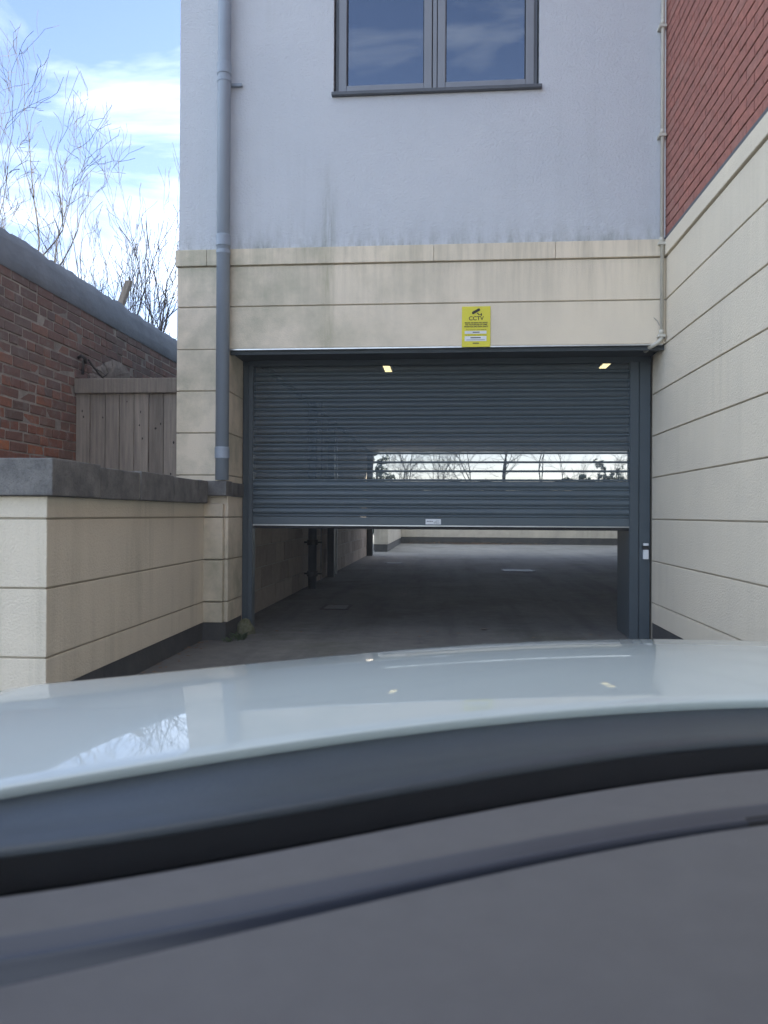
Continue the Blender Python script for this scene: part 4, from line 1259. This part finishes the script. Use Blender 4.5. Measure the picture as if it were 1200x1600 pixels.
# scuttle panel
ds2 = [-0.90 + 1.8 * i / 60 for i in range(61)]
rows = []
def vK(d): return poly4((0.7259, 0.651, -0.4627), d, 0.74)
def wK(d): return -0.205 + kz(d)
for f_ in (0.0, 0.15, 0.4, 0.7, 0.93, 1.0):
    rows.append([pt(d, (vR(d) + 0.008) * (1 - f_) + vK(d) * f_, (-0.199 + kz(d)) * (1 - f_) + wK(d) * f_ - 0.004 * math.sin(math.pi * f_) - (0.004 if f_ == 1 else 0)) for d in ds2])
rows.append([pt(d, vK(d) + 0.001, wK(d) - 0.0065) for d in ds2])
o = C(MB().grid(rows).build('scuttle_panel', M['scuttle'], None, smooth=True, recalc=False))
rows = [[pt(d, vK(d) * (1 - f_) + (vB(d) + 0.012) * f_ + a, w_ + kz(d)) for d in ds2] for f_, a, w_ in ((0, 0.002, -0.2105), (0, 0.002, -0.29), (0.5, 0, -0.315), (1, 0, -0.30), (1, 0, -0.24))]
C(MB().grid(rows).build('scuttle_tray', M['frit'], None, smooth=True, recalc=False))
# wipers parked on the scuttle
for (d0, d1, dd) in ((-0.52, 0.08, 0.0), (0.02, 0.66, 0.01)):
    wi = empty('wiper', (0, 0, 0)); C(wi)
    n = 14
    pts_ = [Vector(pt(d0 + (d1 - d0) * i / n, vB(d0 + (d1 - d0) * i / n) + 0.030 + dd, -0.262 + kz(d0 + (d1 - d0) * i / n))) for i in range(n + 1)]
    MB().tube(pts_, 0.006, 6).build('blade', M['rubber'], wi, smooth=True)
    MB().tube([pts_[n // 2] + Vector((0, .004, .006)), pts_[-3] + Vector((0, .03, .004)), pts_[-1] + Vector((0.02, .05, -.012))], [0.006, 0.008, 0.012], 6).build('arm', M['black_plastic'], wi, smooth=True)
# windscreen
gd = Vector((0, -0.62, 0.78)).normalized()
ds3 = [-0.78 + 1.56 * i / 40 for i in range(41)]
def gp(d, l, off=0.0):
    base = Vector(pt(d, vB(d) + 0.014, -0.215 + kz(d) - 0.016))
    return base + gd * l + Vector((0, 0.78, 0.62)) * off
rows = [[gp(d, l) for d in ds3] for l in [0.0, 0.1, 0.2, 0.3, 0.4, 0.5, 0.6, 0.70]]
ws = C(MB().grid(rows).build('windscreen', M['windscreen_glass'], None, smooth=True, recalc=False))
# cabin side is the front side of the pane
if ws.data.polygons[20].normal.z > 0: ws.data.flip_normals()
def fr(d):
    # dark ceramic edge, a little deeper to the sides
    return 0.012
rows = [[gp(d, fr(d) * f_, 0.003) for d in ds3] for f_ in (-0.3, 0.25, 0.5, 0.75, 1.0)]
f = MB().grid(rows).build('frit_band', M['frit'], None, smooth=True, recalc=False)
f.parent = ws
# pillars, header, roof
for s in (-1, 1):
    d = s * 0.80
    C(MB().tube([gp(d, -0.05), gp(d, 0.35), gp(d, 0.73)], 0.035, 10).build('windscreen_pillar', M['car_paint'], None, smooth=True))
C(MB().tube([gp(d, 0.735) for d in [-0.8 + 0.1 * i for i in range(17)]], 0.03, 10).build('windscreen_header', M['dash_lower'], None, smooth=True))
rows = []
for j in range(6):
    rows.append([gp(d, 0.74) + Vector((0, -1.25 * j / 5, 0.035 * math.sin(math.pi * .5 * j / 5) + 0.01)) for d in ds3])
rf = MB().grid(rows); rf.grid([[p + Vector((0, 0, 0.03)) for p in r] for r in rows])
C(rf.build('roof', M['dash_lower'], None, smooth=True, recalc=False))
# dashboard: long profile from the glass to the rear edge
ds4 = [-0.74 + 1.48 * i / 60 for i in range(61)]
def dash_profile(d):
    b_, g1, g2 = vB(d), vG1(d), vG2(d)
    k = kz(d)
    P = [(b_ + 0.004, -0.226), (b_ - 0.001, -0.2175), (b_ - 0.007, -0.2145)]
    for f_ in (0.2, 0.4, 0.6, 0.78):
        P.append((b_ - 0.007 + (g1 + 0.026 - b_) * f_, -0.2145 + 0.0045 * f_))
    P += [(g1 + 0.020, -0.2110), (g1 + 0.014, -0.2150), (g1 + 0.008, -0.2150), (g1 + 0.003, -0.2118), (g1 - 0.001, -0.2112),
          (g1 - 0.0025, -0.2150), (g1 - 0.003, -0.2330), (g2 + 0.0005, -0.2360), (g2 - 0.0000, -0.2180), (g2 - 0.0025, -0.2122), (g2 - 0.007, -0.2105)]
    for f_ in (0.15, 0.35, 0.6, 0.85):
        v = (g2 - 0.007) + (-0.14 - g2) * f_
        P.append((v, -0.2105 + 0.012 * math.sin(math.pi * 0.5 * f_)))
    P += [(-0.165, -0.204), (-0.182, -0.214), (-0.195, -0.24), (-0.20, -0.30), (-0.18, -0.50)]  # rear pad lengthened to move its reflection in the glass out of view
    return [(v, w_ + k) for v, w_ in P]
prs = [dash_profile(d) for d in ds4]
n = len(prs[0])
rows = [[pt(ds4[i], prs[i][j][0], prs[i][j][1]) for i in range(len(ds4))] for j in range(n)]
da = C(MB().grid(rows).build('dashboard', M['dash_plastic'], None, smooth=True, recalc=False))
if da.data.polygons[60 * 20].normal.z < 0: da.data.flip_normals()
# dark strip with the groove's shade and bluish reflection put into its colour
rows = [[] for _ in range(6)]
for i, d in enumerate(ds4):
    g1, g2 = vG1(d), vG2(d)
    for j, (v, w_) in enumerate(((g1 + 0.0015, -0.2103), (g1 + 0.0005, -0.2103), (g1 - 0.001, -0.2104), (g1 - 0.0030, -0.2125), ((g1 + g2) / 2 - 0.0005, -0.2165), (g2 + 0.0004, -0.2205))):
        rows[j].append(pt(d, v, w_ + kz(d)))
gt = MB().grid(rows).build('groove_shade', M['dash_shade_dark'], None, smooth=True, recalc=False); gt.parent = da
rows = [[] for _ in range(5)]  # second strip, coloured as the soft shade of the shallow dip
for i, d in enumerate(ds4):
    g1 = vG1(d)
    for j, (v, w_) in enumerate(((g1 + 0.0235, -0.2104), (g1 + 0.0195, -0.2106), (g1 + 0.014, -0.2141), (g1 + 0.0105, -0.2143), (g1 + 0.0078, -0.2141))):
        rows[j].append(pt(d, v, w_ + kz(d)))
gt = MB().grid(rows).build('groove_shade', M['dash_shade_mid'], None, smooth=True, recalc=False); gt.parent = da
# demister slot in the groove, starting where the groove reaches the middle of the car
mb = MB(); rows = [[], [], []]
for i in range(25):
    d = -0.246 + 0.492 * i / 24
    g1, g2 = vG1(d), vG2(d)
    for j, (v, w_) in enumerate(((g1 + 0.002, -0.2095), (g1 - 0.004, -0.2120), (g2 + 0.0002, -0.2170))):
        rows[j].append(pt(d, v, w_ + kz(d)))
mb.grid(rows)
dm = mb.build('demister_slot', M['rubber'], None, smooth=True, recalc=False); dm.parent = da

bpy.context.view_layer.update()
